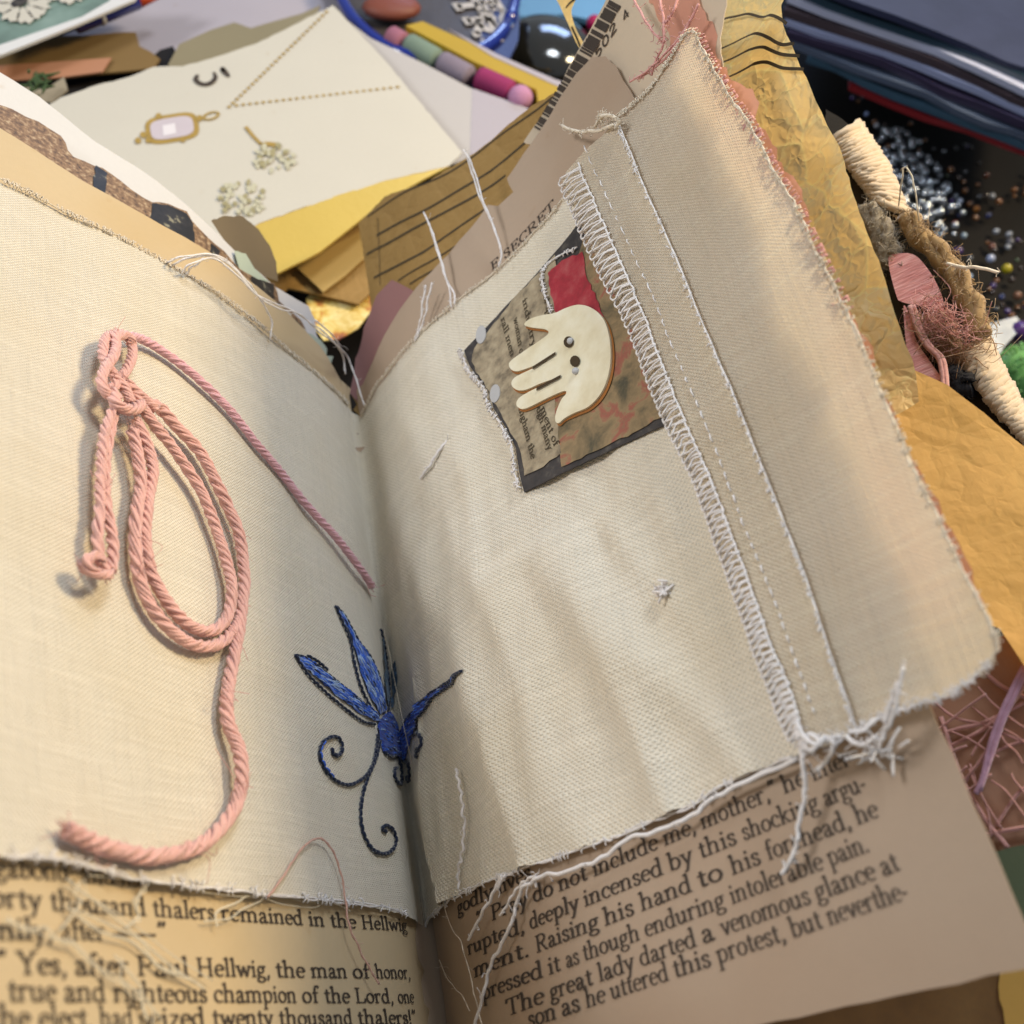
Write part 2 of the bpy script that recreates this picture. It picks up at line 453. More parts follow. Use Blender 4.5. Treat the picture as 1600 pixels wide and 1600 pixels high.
def ribbon(surf, pts, w, h, name, mat, parent, smooth=True, wfun=None, uvscale=200):
    """printed line: pts in pixels, w in model units"""
    sv = [surf.pix(x, y, h) for x, y in pts]
    if smooth and len(sv) > 2: sv = crom(sv, 6)
    return ribbons_sv(surf, [sv], w, h, name, mat, parent, wfun)
def ribbons_sv(surf, lines, w, h, name, mat, parent, wfun=None):
    V, F, U = [], [], []
    for sv in lines:
        sv = [np.asarray(p, float) for p in sv]
        base = len(V); n = len(sv)
        for i, p in enumerate(sv):
            t = sv[min(i + 1, n - 1)] - sv[max(i - 1, 0)]; t /= np.linalg.norm(t) + 1e-12
            nn = np.array([-t[1], t[0]]); ww = w * (wfun(i / max(1, n - 1)) if wfun else 1) / 2
            for sgn in (1, -1):
                q = p + nn * ww * sgn
                V.append(surf.pos(q[0], q[1], h)); U.append(q * 200)
        for i in range(n - 1):
            F.append((base + 2 * i, base + 2 * i + 1, base + 2 * i + 3, base + 2 * i + 2))
    return from_data(name, V, F, mat, parent, U)

# ------------------------------------------------------------------ a serif type made of pen strokes
def el(cx, cy, rx, ry, a0, a1, n=12):
    return [(cx + rx * math.cos(math.radians(a0 + (a1 - a0) * i / n)), cy + ry * math.sin(math.radians(a0 + (a1 - a0) * i / n))) for i in range(n + 1)]
def st(x, y0, y1): return [(x, y0), (x, y1)]
def sf(x, y, l=.2, r=None): return [(x - l, y), (x + (l if r is None else r), y)]
def fl(x, y): return [(x - .22, y - .1), (x - .02, y)]
def sm(*p): return [tuple(q) for q in crom(p, 4)]
GL = {
 'a': (.95, [sm((.17, .74), (.28, .95), (.48, .97), (.63, .78), (.63, .5)), st(.63, .6, .1), sm((.63, .12), (.72, .0), (.9, .1)), sm((.63, .56), (.34, .48), (.14, .24), (.27, .0), (.48, .05), (.63, .2))]),
 'b': (1.06, [st(.24, 1.62, .03), fl(.24, 1.62), el(.56, .5, .36, .49, 150, -150)]),
 'c': (.86, [el(.5, .5, .37, .49, 48, 312), sm((.72, .86), (.76, .76), (.70, .70))]),
 'd': (1.08, [st(.8, 1.62, .03), fl(.8, 1.62), sf(.8, .03, .02, .22), el(.48, .5, .36, .49, 30, 330)]),
 'e': (.88, [el(.47, .5, .36, .49, 8, 312), [(.12, .56), (.82, .56)]]),
 'f': (.66, [st(.3, 1.3, .03), sf(.3, .03), sm((.3, 1.2), (.36, 1.52), (.55, 1.62), (.7, 1.48)), [(.06, .95), (.6, .95)]]),
 'g': (.95, [el(.44, .66, .27, .31, 0, 360), el(.45, -.22, .37, .24, 0, 360), sm((.26, .42), (.17, .22), (.3, .06), (.6, .0)), sm((.64, .86), (.76, .97), (.92, .93))]),
 'h': (1.16, [st(.24, 1.62, .03), fl(.24, 1.62), sf(.24, .03), sm((.24, .68), (.42, .92), (.64, .98), (.84, .8), (.84, .4)), st(.84, .6, .03), sf(.84, .03)]),
 'i': (.56, [st(.28, .95, .03), fl(.28, .95), sf(.28, .03), [(.28, 1.28), (.28, 1.46)]]),
 'k': (1.06, [st(.24, 1.62, .03), fl(.24, 1.62), sf(.24, .03), [(.26, .42), (.74, .93)], sf(.76, .94, .18), [(.42, .58), (.84, .03)], sf(.88, .03, .18)]),
 'l': (.55, [st(.28, 1.62, .03), fl(.28, 1.62), sf(.28, .03)]),
 'm': (1.74, [st(.24, .95, .03), fl(.24, .95), sf(.24, .03), sm((.24, .68), (.42, .93), (.62, .97), (.82, .8), (.82, .4)), st(.82, .6, .03), sf(.82, .03), sm((.82, .68), (1.0, .93), (1.2, .97), (1.42, .8), (1.42, .4)), st(1.42, .6, .03), sf(1.42, .03)]),
 'n': (1.16, [st(.24, .95, .03), fl(.24, .95), sf(.24, .03), sm((.24, .68), (.42, .93), (.64, .98), (.84, .8), (.84, .4)), st(.84, .6, .03), sf(.84, .03)]),
 'o': (.98, [el(.49, .49, .37, .48, 0, 360, 18)]),
 'p': (1.08, [st(.25, .95, -.58), fl(.25, .95), sf(.25, -.58), el(.57, .5, .36, .49, 150, -150)]),
 'q': (1.08, [st(.8, .95, -.58), sf(.8, -.58), el(.48, .5, .36, .49, 30, 330)]),
 'r': (.82, [st(.25, .95, .03), fl(.25, .95), sf(.25, .03), sm((.25, .64), (.4, .92), (.58, .98), (.72, .86))]),
 's': (.76, [sm((.62, .76), (.5, .97), (.26, .95), (.15, .76), (.3, .56), (.52, .44), (.63, .22), (.48, .02), (.24, .03), (.13, .25))]),
 't': (.66, [st(.3, 1.28, .2), sm((.3, .25), (.36, .03), (.6, .1)), [(.06, .95), (.6, .95)]]),
 'u': (1.14, [st(.24, .95, .3), fl(.24, .95), sm((.24, .4), (.3, .08), (.52, .02), (.82, .3)), st(.84, .95, .03), fl(.84, .95), sf(.84, .03, .02, .2)]),
 'v': (.98, [[(.16, .95), (.5, .03)], [(.5, .03), (.82, .95)], sf(.16, .95), sf(.82, .95, .16)]),
 'w': (1.42, [[(.16, .95), (.45, .03)], [(.45, .03), (.7, .9)], [(.7, .9), (1.0, .03)], [(1.0, .03), (1.26, .95)], sf(.16, .95), sf(1.26, .95, .15)]),
 'x': (1.0, [[(.15, .95), (.83, .03)], [(.8, .95), (.17, .03)], sf(.18, .95), sf(.8, .95, .16), sf(.18, .03, .16), sf(.82, .03)]),
 'y': (.98, [[(.16, .95), (.5, .05)], sm((.82, .95), (.5, .03), (.32, -.5), (.14, -.5)), sf(.16, .95), sf(.82, .95, .16)]),
 'z': (.85, [[(.14, .95), (.7, .95)], [(.7, .95), (.14, .04)], [(.14, .04), (.74, .04)]]),
 'P': (1.25, [st(.3, 1.55, .03), sf(.3, .03, .22), sf(.3, 1.53, .22), sm((.3, 1.53), (.75, 1.54), (1.08, 1.35), (1.06, 1.0), (.75, .76), (.3, .76))]),
 'R': (1.42, [st(.3, 1.55, .03), sf(.3, .03, .22), sf(.3, 1.53, .22), sm((.3, 1.53), (.75, 1.54), (1.06, 1.36), (1.04, 1.02), (.75, .80), (.3, .80)), [(.62, .8), (1.16, .03)], sf(1.2, .03, .16)]),
 'T': (1.35, [st(.66, 1.53, .03), sf(.66, .03, .24), [(.1, 1.52), (1.22, 1.52)], [(.1, 1.52), (.08, 1.2)], [(1.22, 1.52), (1.25, 1.2)]]),
 'H': (1.55, [st(.32, 1.55, .03), st(1.2, 1.55, .03), [(.32, .8), (1.2, .8)], sf(.32, .03), sf(.32, 1.53), sf(1.2, .03), sf(1.2, 1.53)]),
 'Y': (1.35, [[(.2, 1.55), (.68, .75)], [(.68, .75), (1.16, 1.55)], st(.68, .8, .03), sf(.68, .03, .24), sf(.2, 1.53), sf(1.16, 1.53)]),
 'L': (1.22, [st(.32, 1.55, .03), sf(.32, 1.53, .24), [(.1, .04), (1.08, .04)], [(1.08, .04), (1.12, .42)]]),
 'S': (1.0, [sm((.82, 1.2), (.7, 1.5), (.36, 1.54), (.17, 1.2), (.4, .9), (.7, .68), (.84, .36), (.6, .03), (.25, .06), (.13, .42))]),
 'E': (1.25, [st(.32, 1.55, .03), [(.1, 1.53), (1.06, 1.53)], [(.1, .04), (1.1, .04)], [(.32, .8), (.8, .8)], [(1.06, 1.53), (1.08, 1.2)], [(1.1, .04), (1.13, .4)], [(.8, 1.0), (.8, .6)]]),
 'C': (1.25, [el(.68, .78, .55, .77, 45, 315, 16), [(1.08, 1.5), (1.1, 1.1)]]),
 'D': (1.4, [st(.32, 1.55, .03), sf(.32, 1.53), sf(.32, .03), el(.4, .78, .78, .75, 90, -90, 14)]),
 ',': (.45, [sm((.2, .12), (.27, .0), (.14, -.3))]), '.': (.45, [[(.2, -.02), (.2, .16)]]),
 ';': (.45, [sm((.2, .12), (.27, .0), (.14, -.3)), [(.2, .62), (.2, .8)]]),
 '!': (.5, [[(.24, 1.6), (.24, .45)], [(.24, -.02), (.24, .16)]]),
 '-': (.62, [[(.1, .5), (.5, .5)], [(.1, .42), (.5, .42)]]), '_': (2.9, [[(.1, .5), (2.8, .5)], [(.1, .44), (2.8, .44)]]),
 '"': (.72, [sm((.2, 1.6), (.26, 1.5), (.16, 1.22)), sm((.48, 1.6), (.54, 1.5), (.44, 1.22))]),
 '`': (.72, [sm((.26, 1.6), (.18, 1.4), (.22, 1.24)), sm((.54, 1.6), (.46, 1.4), (.5, 1.24))]),
 "'": (.4, [sm((.2, 1.6), (.26, 1.5), (.16, 1.22))]),
 '8': (1.0, [el(.5, 1.17, .28, .33, 0, 360), el(.5, .42, .36, .40, 0, 360)]),
 '5': (1.0, [[(.25, 1.5), (.8, 1.5)], [(.25, 1.5), (.22, .85)], sm((.22, .85), (.5, 1.0), (.8, .75), (.78, .3), (.5, .03), (.18, .15))]),
 '0': (1.0, [el(.5, .77, .34, .75, 0, 360, 16)]),
 '2': (1.0, [sm((.18, 1.15), (.35, 1.5), (.7, 1.45), (.78, 1.05), (.5, .6), (.16, .04)), [(.16, .04), (.84, .04)]]),
 '4': (1.0, [[(.7, 0), (.7, 1.5)], [(.7, 1.5), (.15, .45)], [(.15, .45), (.9, .45)]]),
 'I': (.6, [st(.3, 1.5, .03)]),
}
def text_width(t): return sum(.46 if c == ' ' else GL[c][0] for c in t)
def type_line(acc, surf, t, p0, p1, xh, h, thick=.20, thin=.075, mono=False, gap=1.0, rnd=None, wob=.02):
    """lay text t from (s, v) p0 to p1 with x-height xh; adds to acc = (verts, faces)"""
    V, F = acc
    p0, p1 = np.array(p0), np.array(p1); d = p1 - p0; L = np.linalg.norm(d); d /= L; up = np.array([-d[1], d[0]])
    if surf is W and up[1] < 0: up = -up
    nsp = t.count(' '); wch = sum(GL[c][0] for c in t if c != ' ')
    sx = L / (wch + nsp * .56); sp = .56 * sx
    x = 0
    for c in t:
        if c == ' ': x += sp; continue
        adv, strokes = GL[c]
        dy = (random.random() - .5) * wob * xh
        for stroke in strokes:
            P = [np.array(q, float) for q in stroke]
            base = len(V); n = len(P)
            for i in range(n):
                tt = P[min(i + 1, n - 1)] - P[max(i - 1, 0)]; tt /= np.linalg.norm(tt) + 1e-9
                w = (thick * .55 if mono else thin + (thick - thin) * abs(tt[1]) ** 1.5) * .5
                nn = np.array([-tt[1], tt[0] * min(1.6, sx / xh)])
                if i == 0: e = -tt * .03
                elif i == n - 1: e = tt * .03
                else: e = 0
                for sg in (1, -1):
                    q = P[i] + e + nn * w * sg
                    g = p0 + d * (x + q[0] * sx) + up * (q[1] * xh + dy)
                    V.append(surf.pos(g[0], g[1], h))
            for i in range(n - 1):
                F.append((base + 2 * i, base + 2 * i + 1, base + 2 * i + 3, base + 2 * i + 2))
        x += adv * sx
def type_words(name, surf, lines, xh, h, mat, parent):
    """each line: text, where its words start across the page, its right end, and the two ends of the baseline"""
    for text, xs, p0, p1 in lines:
        acc = ([], [])
        words = text.split()
        yl = lambda x: p0[1] + (p1[1] - p0[1]) * (x - p0[0]) / (p1[0] - p0[0])
        for i, w in enumerate(words):
            last = i == len(words) - 1
            n = sum(GL[c][0] for c in w); x1 = xs[i] + (xs[i + 1] - xs[i]) * (1 if last else n / (n + .52))
            type_line(acc, surf, w, surf.pix(xs[i], yl(xs[i]), h), surf.pix(x1, yl(x1), h), xh, h)
        from_data(name, acc[0], acc[1], mat, parent)
def type_block(name, surf, lines, xh, h, mat, parent, hb=None, **kw):
    acc = ([], [])
    for t, a, b in lines:
        type_line(acc, surf, t, surf.pix(*a, hb or h), surf.pix(*b, hb or h), xh if not isinstance(xh, dict) else xh[t], h, **kw)
    return from_data(name, acc[0], acc[1], mat, parent)

# ================================================================== the table
def slab(name, z, mat, pts, thick=.002, jit=.0, step=.05, tilt=(0, 0), wave=0, edge=.02, label=None, cat=None, parent=None, kind=None, group=None, seed=3, surf=None):
    s = surf or plane(z, tilt)
    h = (lambda a, b: wave * noise.noise(Vector((a * 6, b * 6, z * 40)))) if wave else 0
    o = sheet(name, s, pts, h, mat, parent, step=step, edge=edge, jit=jit, thick=thick, seed=seed)
    return tag(o, label, cat, group, kind)
def flat_print(name, z, mat, pts, parent, curve=False, step=.02, surf=None):
    s = surf or plane(z)
    P = crom(pts, 5, True) if curve else pts
    return sheet(name, s, P, .0012, mat, parent, hb=0, step=step, edge=.008)
tb = from_data('table', [(-8, -4, -.36), (9, -4, -.36), (9, 14, -.36), (-8, 14, -.36)], [(0, 1, 2, 3)], M['wood'])
tag(tb, kind='structure')

# ================================================================== the junk journal
book = empty('junk_journal', 'open handmade junk journal of aged novel pages with tissue leaves and yarn bound cover', 'book')
HP = -.0034                                               # the novel pages lie just under the canvas
def sv(px, py, h=0): return tuple(W.pix(px, py, h))
# left novel page
top = [sv(*p, HP) for p in ((0, 200), (130, 283), (250, 350), (340, 402), (430, 470), (500, 540), (548, 606))]
pl = [(top[0][0] - .1, top[0][1] - .02)] + top + [(-.004, top[-1][1] - .01), (-.004, -.78), (-.62, -.78)]
page_l = sheet_sv('left_page', W, pl, HP, M['page_left'], book, step=.03, edge=.012, jit=.0006, thick=.0006)
# right novel page, torn along its top
rt = [(567, 600), (600, 525), (625, 483), (650, 450), (700, 398), (735, 357), (762, 320), (778, 322), (802, 300), (792, 279), (818, 240), (845, 202), (875, 152),
      (900, 115), (926, 88), (946, 88), (962, 103), (972, 124), (991, 154), (1060, 112), (1118, 140), (1128, 200), (1160, 245), (1185, 290), (1230, 320), (1262, 400),
      (1285, 470), (1320, 560), (1350, 660), (1385, 780), (1412, 900), (1432, 1010), (1452, 1100), (1520, 1257), (1600, 1440), (1632, 1506), (1600, 1515), (1400, 1556), (1180, 1603)]
rp = [sv(*p, HP) for p in rt]
low = rp[-1]
pr = [(.004, rp[0][1])] + rp + [(.004, low[1] + (rp[-1][1] - rp[-3][1]) * (low[0] / max(.05, rp[-3][0] - low[0])) * .5)]
page_r = sheet_sv('right_page', W, pr, HP, M['page_right'], book, step=.03, edge=.012, jit=.0008, thick=.0006)
HT = HP + .0006
type_words('printed_text', W, [
    ('godly lives.', (715, 778, 838), (714, 1430), (838, 1368)),
    ('` Pray do not include me, mother," he inter-', (744, 768, 833, 873, 927, 1038, 1097, 1225, 1270, 1341), (768, 1439), (1341, 1190)),
    ('rupted, deeply incensed by this shocking argu-', (731, 828, 913, 1046, 1094, 1162, 1290, 1356), (731, 1493), (1358, 1232)),
    ('ment. Raising his hand to his forehead, he', (741, 838, 945, 1002, 1092, 1144, 1200, 1340, 1375), (741, 1528), (1375, 1275)),
    ('pressed it as though enduring intolerable pain.', (754, 857, 885, 912, 1009, 1143, 1297, 1360), (754, 1563), (1358, 1330)),
    ('The great lady darted a venomous glance at', (792, 860, 936, 1001, 1098, 1129, 1277, 1380, 1408), (793, 1588), (1408, 1359)),
    ('son as he uttered this protest, but neverthe-', (826, 878, 916, 955, 1054, 1122, 1238, 1296, 1422), (826, 1606), (1420, 1404))],
    .0060, HT, M['ink'], page_r)
type_block('header_text', W, [('E SECRET', (768, 424), (868, 322))], .0072, HT, M['ink'], page_r, hb=HP)
type_words('printed_text', W, [
    ('vagabond; and how', (-50, 128, 190, 240), (-50, 1366), (240, 1386)),
    ('forty thousand thalers remained in the Hellwig', (-32, 80, 240, 346, 483, 517, 566, 637), (-30, 1415), (637, 1455)),
    ('family, after _"', (-60, 97, 175, 264), (-62, 1467), (262, 1470)),
    ('` Yes, after Paul Hellwig, the man of honor,', (-4, 28, 118, 215, 308, 432, 487, 552, 588, 642), (-4, 1521), (643, 1529)),
    ('true and righteous champion of the Lord, one', (14, 101, 178, 335, 473, 508, 556, 623, 648), (12, 1564), (648, 1567)),
    ('the elect, had seized twenty thousand thalers!"', (-16, 62, 157, 218, 333, 437, 560, 652), (-22, 1608), (652, 1600))],
    .0056, HT, M['ink'], page_l)
type_block('header_text', W, [('THE  SECRET', (104, 352), (300, 452))], .008, HT, M['ink'], page_l, hb=HP)
# inner leaves that fill the fold
for k in range(3):
    hh = -.011 - .006 * k
    sheet_sv('inner_leaf', W, [(-.34, -.70), (-.34, -.16), (-.05, -.05 + .02 * k), (.05, -.06 + .02 * k), (.34, -.10), (.34, -.62)], hh, M['page_right'], book, step=.05, edge=.03)

# leaves behind the left page
def under(edge, dx, dy, n=None):
    return list(edge) + [(x + dx, y + dy) for x, y in edge[::-1]]
e_map = [(-30, 150), (0, 164), (60, 190), (95, 212), (115, 245), (160, 262), (205, 296), (238, 316), (262, 318), (292, 330), (300, 345), (326, 372), (350, 392), (372, 418), (402, 436), (428, 442), (436, 470), (470, 500), (492, 545), (515, 580)]
mp = sheet('map_page', W, under(e_map, -16, 130), -.010, M['print_strip'], book, edge=.008, jit=.0016, step=.03, thick=.001)
mp['label'] = 'torn sepia and black map print strip'
def patch(surf, name, pts, h, mat, parent, jit=.0008, curve=False, hb=None, **kw):
    P = crom(pts, 5, True) if curve else pts
    return sheet(name, surf, P, h, mat, parent, hb=hb, edge=kw.pop('edge', .006), jit=jit, step=kw.pop('step', .012), **kw)
for pts in ([(150, 258), (168, 270), (164, 305), (143, 300)], [(238, 318), (262, 320), (292, 334), (302, 350), (306, 400), (270, 390), (235, 345)],
            [(330, 380), (344, 392), (340, 418), (326, 410)], [(392, 432), (428, 444), (428, 486), (398, 462)], [(432, 470), (440, 476), (446, 540), (432, 520)], [(462, 500), (470, 506), (478, 560), (464, 545)]):
    patch(W, 'dark_print', pts, -.0092, M['dark_print'], mp)
for pts in ([(449, 486), (455, 490), (462, 540), (455, 534)], [(474, 512), (479, 517), (486, 558), (480, 552)]):
    patch(W, 'pale_print', pts, -.0091, M['card'], mp)
e_wht = [(-30, 92), (0, 113), (60, 150), (110, 190), (150, 222), (230, 272), (300, 328), (370, 395), (430, 448), (482, 478), (492, 500), (494, 522), (508, 545)]
sheet('white_page', W, under(e_wht, -14, 120), -.017, M['white_paper'], book, edge=.01, jit=.0005, step=.03, thick=.001)
patch(W, 'mint_scrap', [(366, 392), (384, 396), (398, 420), (420, 440), (418, 462), (380, 440)], -.0135, paper('mint_paper', (176, 186, 166), .05), book)
patch(W, 'mint_scrap', [(482, 520), (500, 530), (512, 545), (510, 556), (522, 556), (516, 572), (505, 566), (492, 570)], -.0125, bpy.data.materials['mint_paper'], book)
patch(W, 'brown_scallop_leaf', [(330, 345), (350, 337), (380, 338), (404, 358), (422, 384), (432, 410), (434, 440), (380, 420)], -.024, paper('brown_scallop_paper', (112, 98, 76), .14), book)

# leaves behind the right page
bc = patch(W, 'barcode_page', [(818, 222), (834, 198), (862, 156), (892, 98), (918, 54), (944, 6), (958, -25), (1140, -30), (1125, 60), (1135, 160), (1100, 260), (960, 260)], -.010,
           paper('cream_sheer', (214, 196, 170), .10, .25), book, step=.03, thick=.0008)
bc['label'] = 'cream page with a printed barcode along its edge'
def between(p, q, t): return (p[0] + (q[0] - p[0]) * t, p[1] + (q[1] - p[1]) * t)
rb = random.Random(4); bars = []; t = 0.0
while t < 1:
    w = rb.choice((1, 1, 2, 3)) * .0019; x = between((845, 203), (962, 6), t)
    a = sv(x[0] - 9, x[1] - 5, -.010); b = sv(x[0] + 9, x[1] + 5, -.010)
    bars.append((a, b, w)); t += (w / .0019) * .0105 + rb.choice((.010, .016, .022))
V, F = [], []
for a, b, w in bars:
    a, b = np.array(a), np.array(b); d = b - a; d /= np.linalg.norm(d); n = np.array([-d[1], d[0]]) * w / 2
    k = len(V)
    for q in (a + n, a - n, b - n, b + n): V.append(W.pos(q[0], q[1], -.0092))
    F.append((k, k + 1, k + 2, k + 3))
from_data('barcode', V, F, M['ink'], bc)
for dg in (('8 502', (917, 122), (966, 44)), ('4', (976, 36), (985, 22)), ('25 8', (872, 192), (908, 134))):
    type_block('barcode_digits', W, [dg], .0072, -.0092, M['ink'], bc, hb=-.010, mono=True, thick=.3)
e_kr = [(560, 349), (571, 338), (579, 330), (601, 307), (632, 296), (665, 285), (700, 264), (740, 240), (790, 198), (830, 165), (871, 142), (920, 110)]
kr = patch(W, 'kraft_tissue_page', e_kr + [(1000, 200), (900, 420), (700, 640), (600, 690), (560, 668), (552, 610), (580, 560), (580, 480), (568, 400)], -.020, M['kraft'], book, step=.025, thick=.0006)
kr['label'] = 'brown sewing pattern tissue with dark printed lines'
for pts, w in (([(574, 338), (632, 300), (700, 270), (780, 212), (862, 152)], .0022), ([(588, 368), (660, 330), (744, 281), (800, 240), (846, 198)], .0028),
               ([(572, 398), (620, 372), (661, 349), (720, 318), (790, 274)], .0028), ([(584, 434), (650, 400), (700, 366), (760, 325)], .0028),
               ([(622, 438), (680, 404), (740, 366)], .0020), ([(640, 444), (690, 415), (730, 388)], .0020), ([(590, 340), (592, 380), (594, 445)], .0010)):
    ribbon(W, pts, w, -.0194, 'pattern_line', M['faint_ink'], kr)
patch(W, 'tissue_curl', [(866, -16), (905, -16), (897, 5), (893, 20), (900, 45), (912, 68), (916, 84), (903, 72), (888, 38), (876, 12)], -.012, M['yellow_tissue'], book, curve=True)
ribbon(W, [(884, 12), (892, 3), (903, -4)], .0026, -.011, 'pattern_line', M['faint_ink'], bpy.data.objects['tissue_curl'])
ribbon(W, [(893, 42), (902, 62), (910, 82)], .0022, -.011, 'pattern_line', M['faint_ink'], bpy.data.objects['tissue_curl'])
e_rf = [(1080, -20), (1092, 8), (1112, 42), (1117, 90), (1136, 128), (1160, 138), (1171, 160), (1166, 185), (1190, 225), (1212, 268), (1232, 288), (1246, 322), (1250, 350), (1272, 418), (1296, 455), (1318, 492), (1340, 528), (1354, 566),
        (1350, 600), (1376, 632), (1392, 690), (1425, 742), (1462, 816), (1504, 890), (1540, 960), (1552, 985)]
e_rf = [(x + (15 if 100 < y < 960 else 3), y) for x, y in e_rf]
ruf = patch(W, 'pink_chiffon_leaf', e_rf + [(x - 70, y + 16) for x, y in e_rf[::-1]], lambda a, b: -.008 + .003 * noise.noise(Vector((a * 30, b * 30, 2))), paper('pink_chiffon', (224, 166, 140), .10, .4), book, step=.02, jit=.0018, hb=-.008)
def crump(amp, n, seed):
    r = np.random.RandomState(seed)
    p1 = np.c_[r.uniform(0, 1.0, n), r.uniform(-.6, .8, n)]; p2 = np.c_[r.uniform(0, 1.0, n * 5), r.uniform(-.6, .8, n * 5)]
    k1 = r.uniform(-1, 1, n); k2 = r.uniform(-1, 1, n * 5)
    def f(a, b):
        d1 = np.hypot((p1[:, 0] - a) * 1.3, p1[:, 1] - b); d2 = np.hypot((p2[:, 0] - a), (p2[:, 1] - b) * 1.4)
        i, j = np.sort(d1)[:2], np.sort(d2)[:2]
        return amp * (3.2 * min(i[0], .12) + 1.6 * min(j[0], .05)) - amp * .26 + amp * .6 * noise.noise(Vector((a * 8, b * 8, seed)))
    return f
T50 = tilt_page(49, -.02, .02, 3); T53 = tilt_page(53, -.02, .015, 4); T46 = tilt_page(45, -.02); T33 = tilt_page(34, -.03)
yt = sheet('yellow_tissue_page', T50, [(1030, -30), (1190, -40), (1226, -10), (1250, 78), (1276, 150), (1292, 195), (1312, 230), (1350, 340), (1385, 430), (1408, 500), (1424, 560), (1428, 620), (1350, 690), (1200, 700), (1060, 560), (960, 330), (980, 140)],
           crump(.07, 70, 5), M['yellow_tissue'], book, step=.012, edge=.008, jit=.0006)
yt['label'] = 'crumpled yellow pattern tissue with curved lines'
for pts in ([(1088, 52), (1112, 40), (1140, 27), (1172, 22), (1200, 29), (1228, 33)], [(1100, 92), (1116, 80), (1150, 65), (1176, 55), (1210, 63), (1240, 66)], [(1106, 112), (1124, 99), (1160, 84), (1186, 75), (1218, 83), (1246, 82)], [(1124, 128), (1140, 120), (1170, 106), (1196, 97), (1222, 104), (1254, 105)]):
    cf = crump(.07, 70, 5); s_ = []
    for x, y in pts:
        p0_ = np.array(T50.pix(x, y)); q_ = p0_
        for _ in range(3): q_ = p0_ + (np.array(T50.pix(x, y, .01)) - p0_) * 100 * (cf(*q_) + .0045)
        s_.append(q_)
    V, F, ln = [], [], crom(s_, 8)
    for i, p in enumerate(ln):
        t_ = ln[min(i + 1, len(ln) - 1)] - ln[max(0, i - 1)]; t_ /= np.linalg.norm(t_); n_ = np.array([-t_[1], t_[0]]) * .0011
        for q in (p + n_, p - n_): V.append(T50.pos(q[0], q[1], cf(q[0], q[1]) + .0045))
    from_data('pattern_line', V, [(2 * i, 2 * i + 1, 2 * i + 3, 2 * i + 2) for i in range(len(ln) - 1)], M['faint_ink'], yt)
TO = Surf(lambda a, b: np.array([a, b, .235 + .30 * a]), -.4, 1.4, -1.2, 1.2, 30)
ot = sheet('orange_tissue_page', TO, [(1340, 560), (1385, 566), (1425, 578), (1480, 600), (1540, 640), (1600, 688), (1660, 730), (1660, 1130), (1600, 1048), (1560, 985), (1500, 960), (1420, 900), (1330, 760), (1290, 620)],
           lambda a, b: .010 * noise.noise(Vector((a * 7, b * 5, 4))) + .004 * noise.noise(Vector((a * 20, b * 16, 9))), M['orange_tissue'], book, step=.02, edge=.012)
ot['label'] = 'smooth translucent amber tissue'
patch(W, 'pink_tab', [(548, 612), (553, 560), (568, 512), (588, 462), (612, 437), (630, 446), (652, 458), (620, 520), (590, 580), (566, 640)], -.0135, M['pink_paper'], book, step=.02, thick=.001, jit=0)

# back cover edge bound with yarn
cv = patch(T33, 'back_cover', [(1290, 170), (1316, 186), (1350, 215), (1400, 300), (1440, 360), (1500, 430), (1535, 520), (1560, 590), (1610, 670), (1680, 760), (1680, 900), (1500, 800), (1380, 560), (1290, 320)], 0, plain('dark_cover_cloth', (52, 46, 38), .9, .3, 30), book, step=.04, jit=.0005, thick=.02)
def tilt_pts(S, pts, h): return [S.at(x, y, h) for x, y in pts]
def wraps(name, c0, c1, n, half, rad, mat, h=.012, seed=1, lean=(0, 0)):
    b = TB(); r = random.Random(seed); cl = crom([np.array(c) for c in c0], 12); cr = crom([np.array(c) for c in c1], 12)
    for i in range(n):
        f = i / (n - 1) * (len(cl) - 1); k = min(len(cl) - 2, int(f)); g = f - k
        L = cl[k] * (1 - g) + cl[k + 1] * g; R = cr[k] * (1 - g) + cr[k + 1] * g
        pts = []
        for j in range(7):
            u = j / 6; q = L * (1 - u) + R * u
            pts.append(T33.at(q[0] + r.uniform(-1.5, 1.5), q[1] + r.uniform(-1.5, 1.5), h * math.sin(math.pi * min(1, .25 + u * .75)) * 1.1 + r.uniform(0, .003)))
        b.tube(pts, rad * K * r.uniform(.8, 1.2), 5, (.7, .9))
    return b.build(name, mat, cv)
M['wrap'] = yarn('cream_wrap_yarn', (206, 186, 156), .22, 0, 30)
wraps('yarn_wrap', [(1296, 218), (1330, 268), (1365, 312)], [(1342, 190), (1382, 252), (1420, 332)], 26, 40, .0042, M['wrap'], seed=2)
wraps('yarn_wrap', [(1500, 560), (1530, 612), (1570, 660), (1630, 720)], [(1540, 520), (1568, 580), (1602, 640), (1660, 715)], 34, 40, .0042, M['wrap'], seed=5)
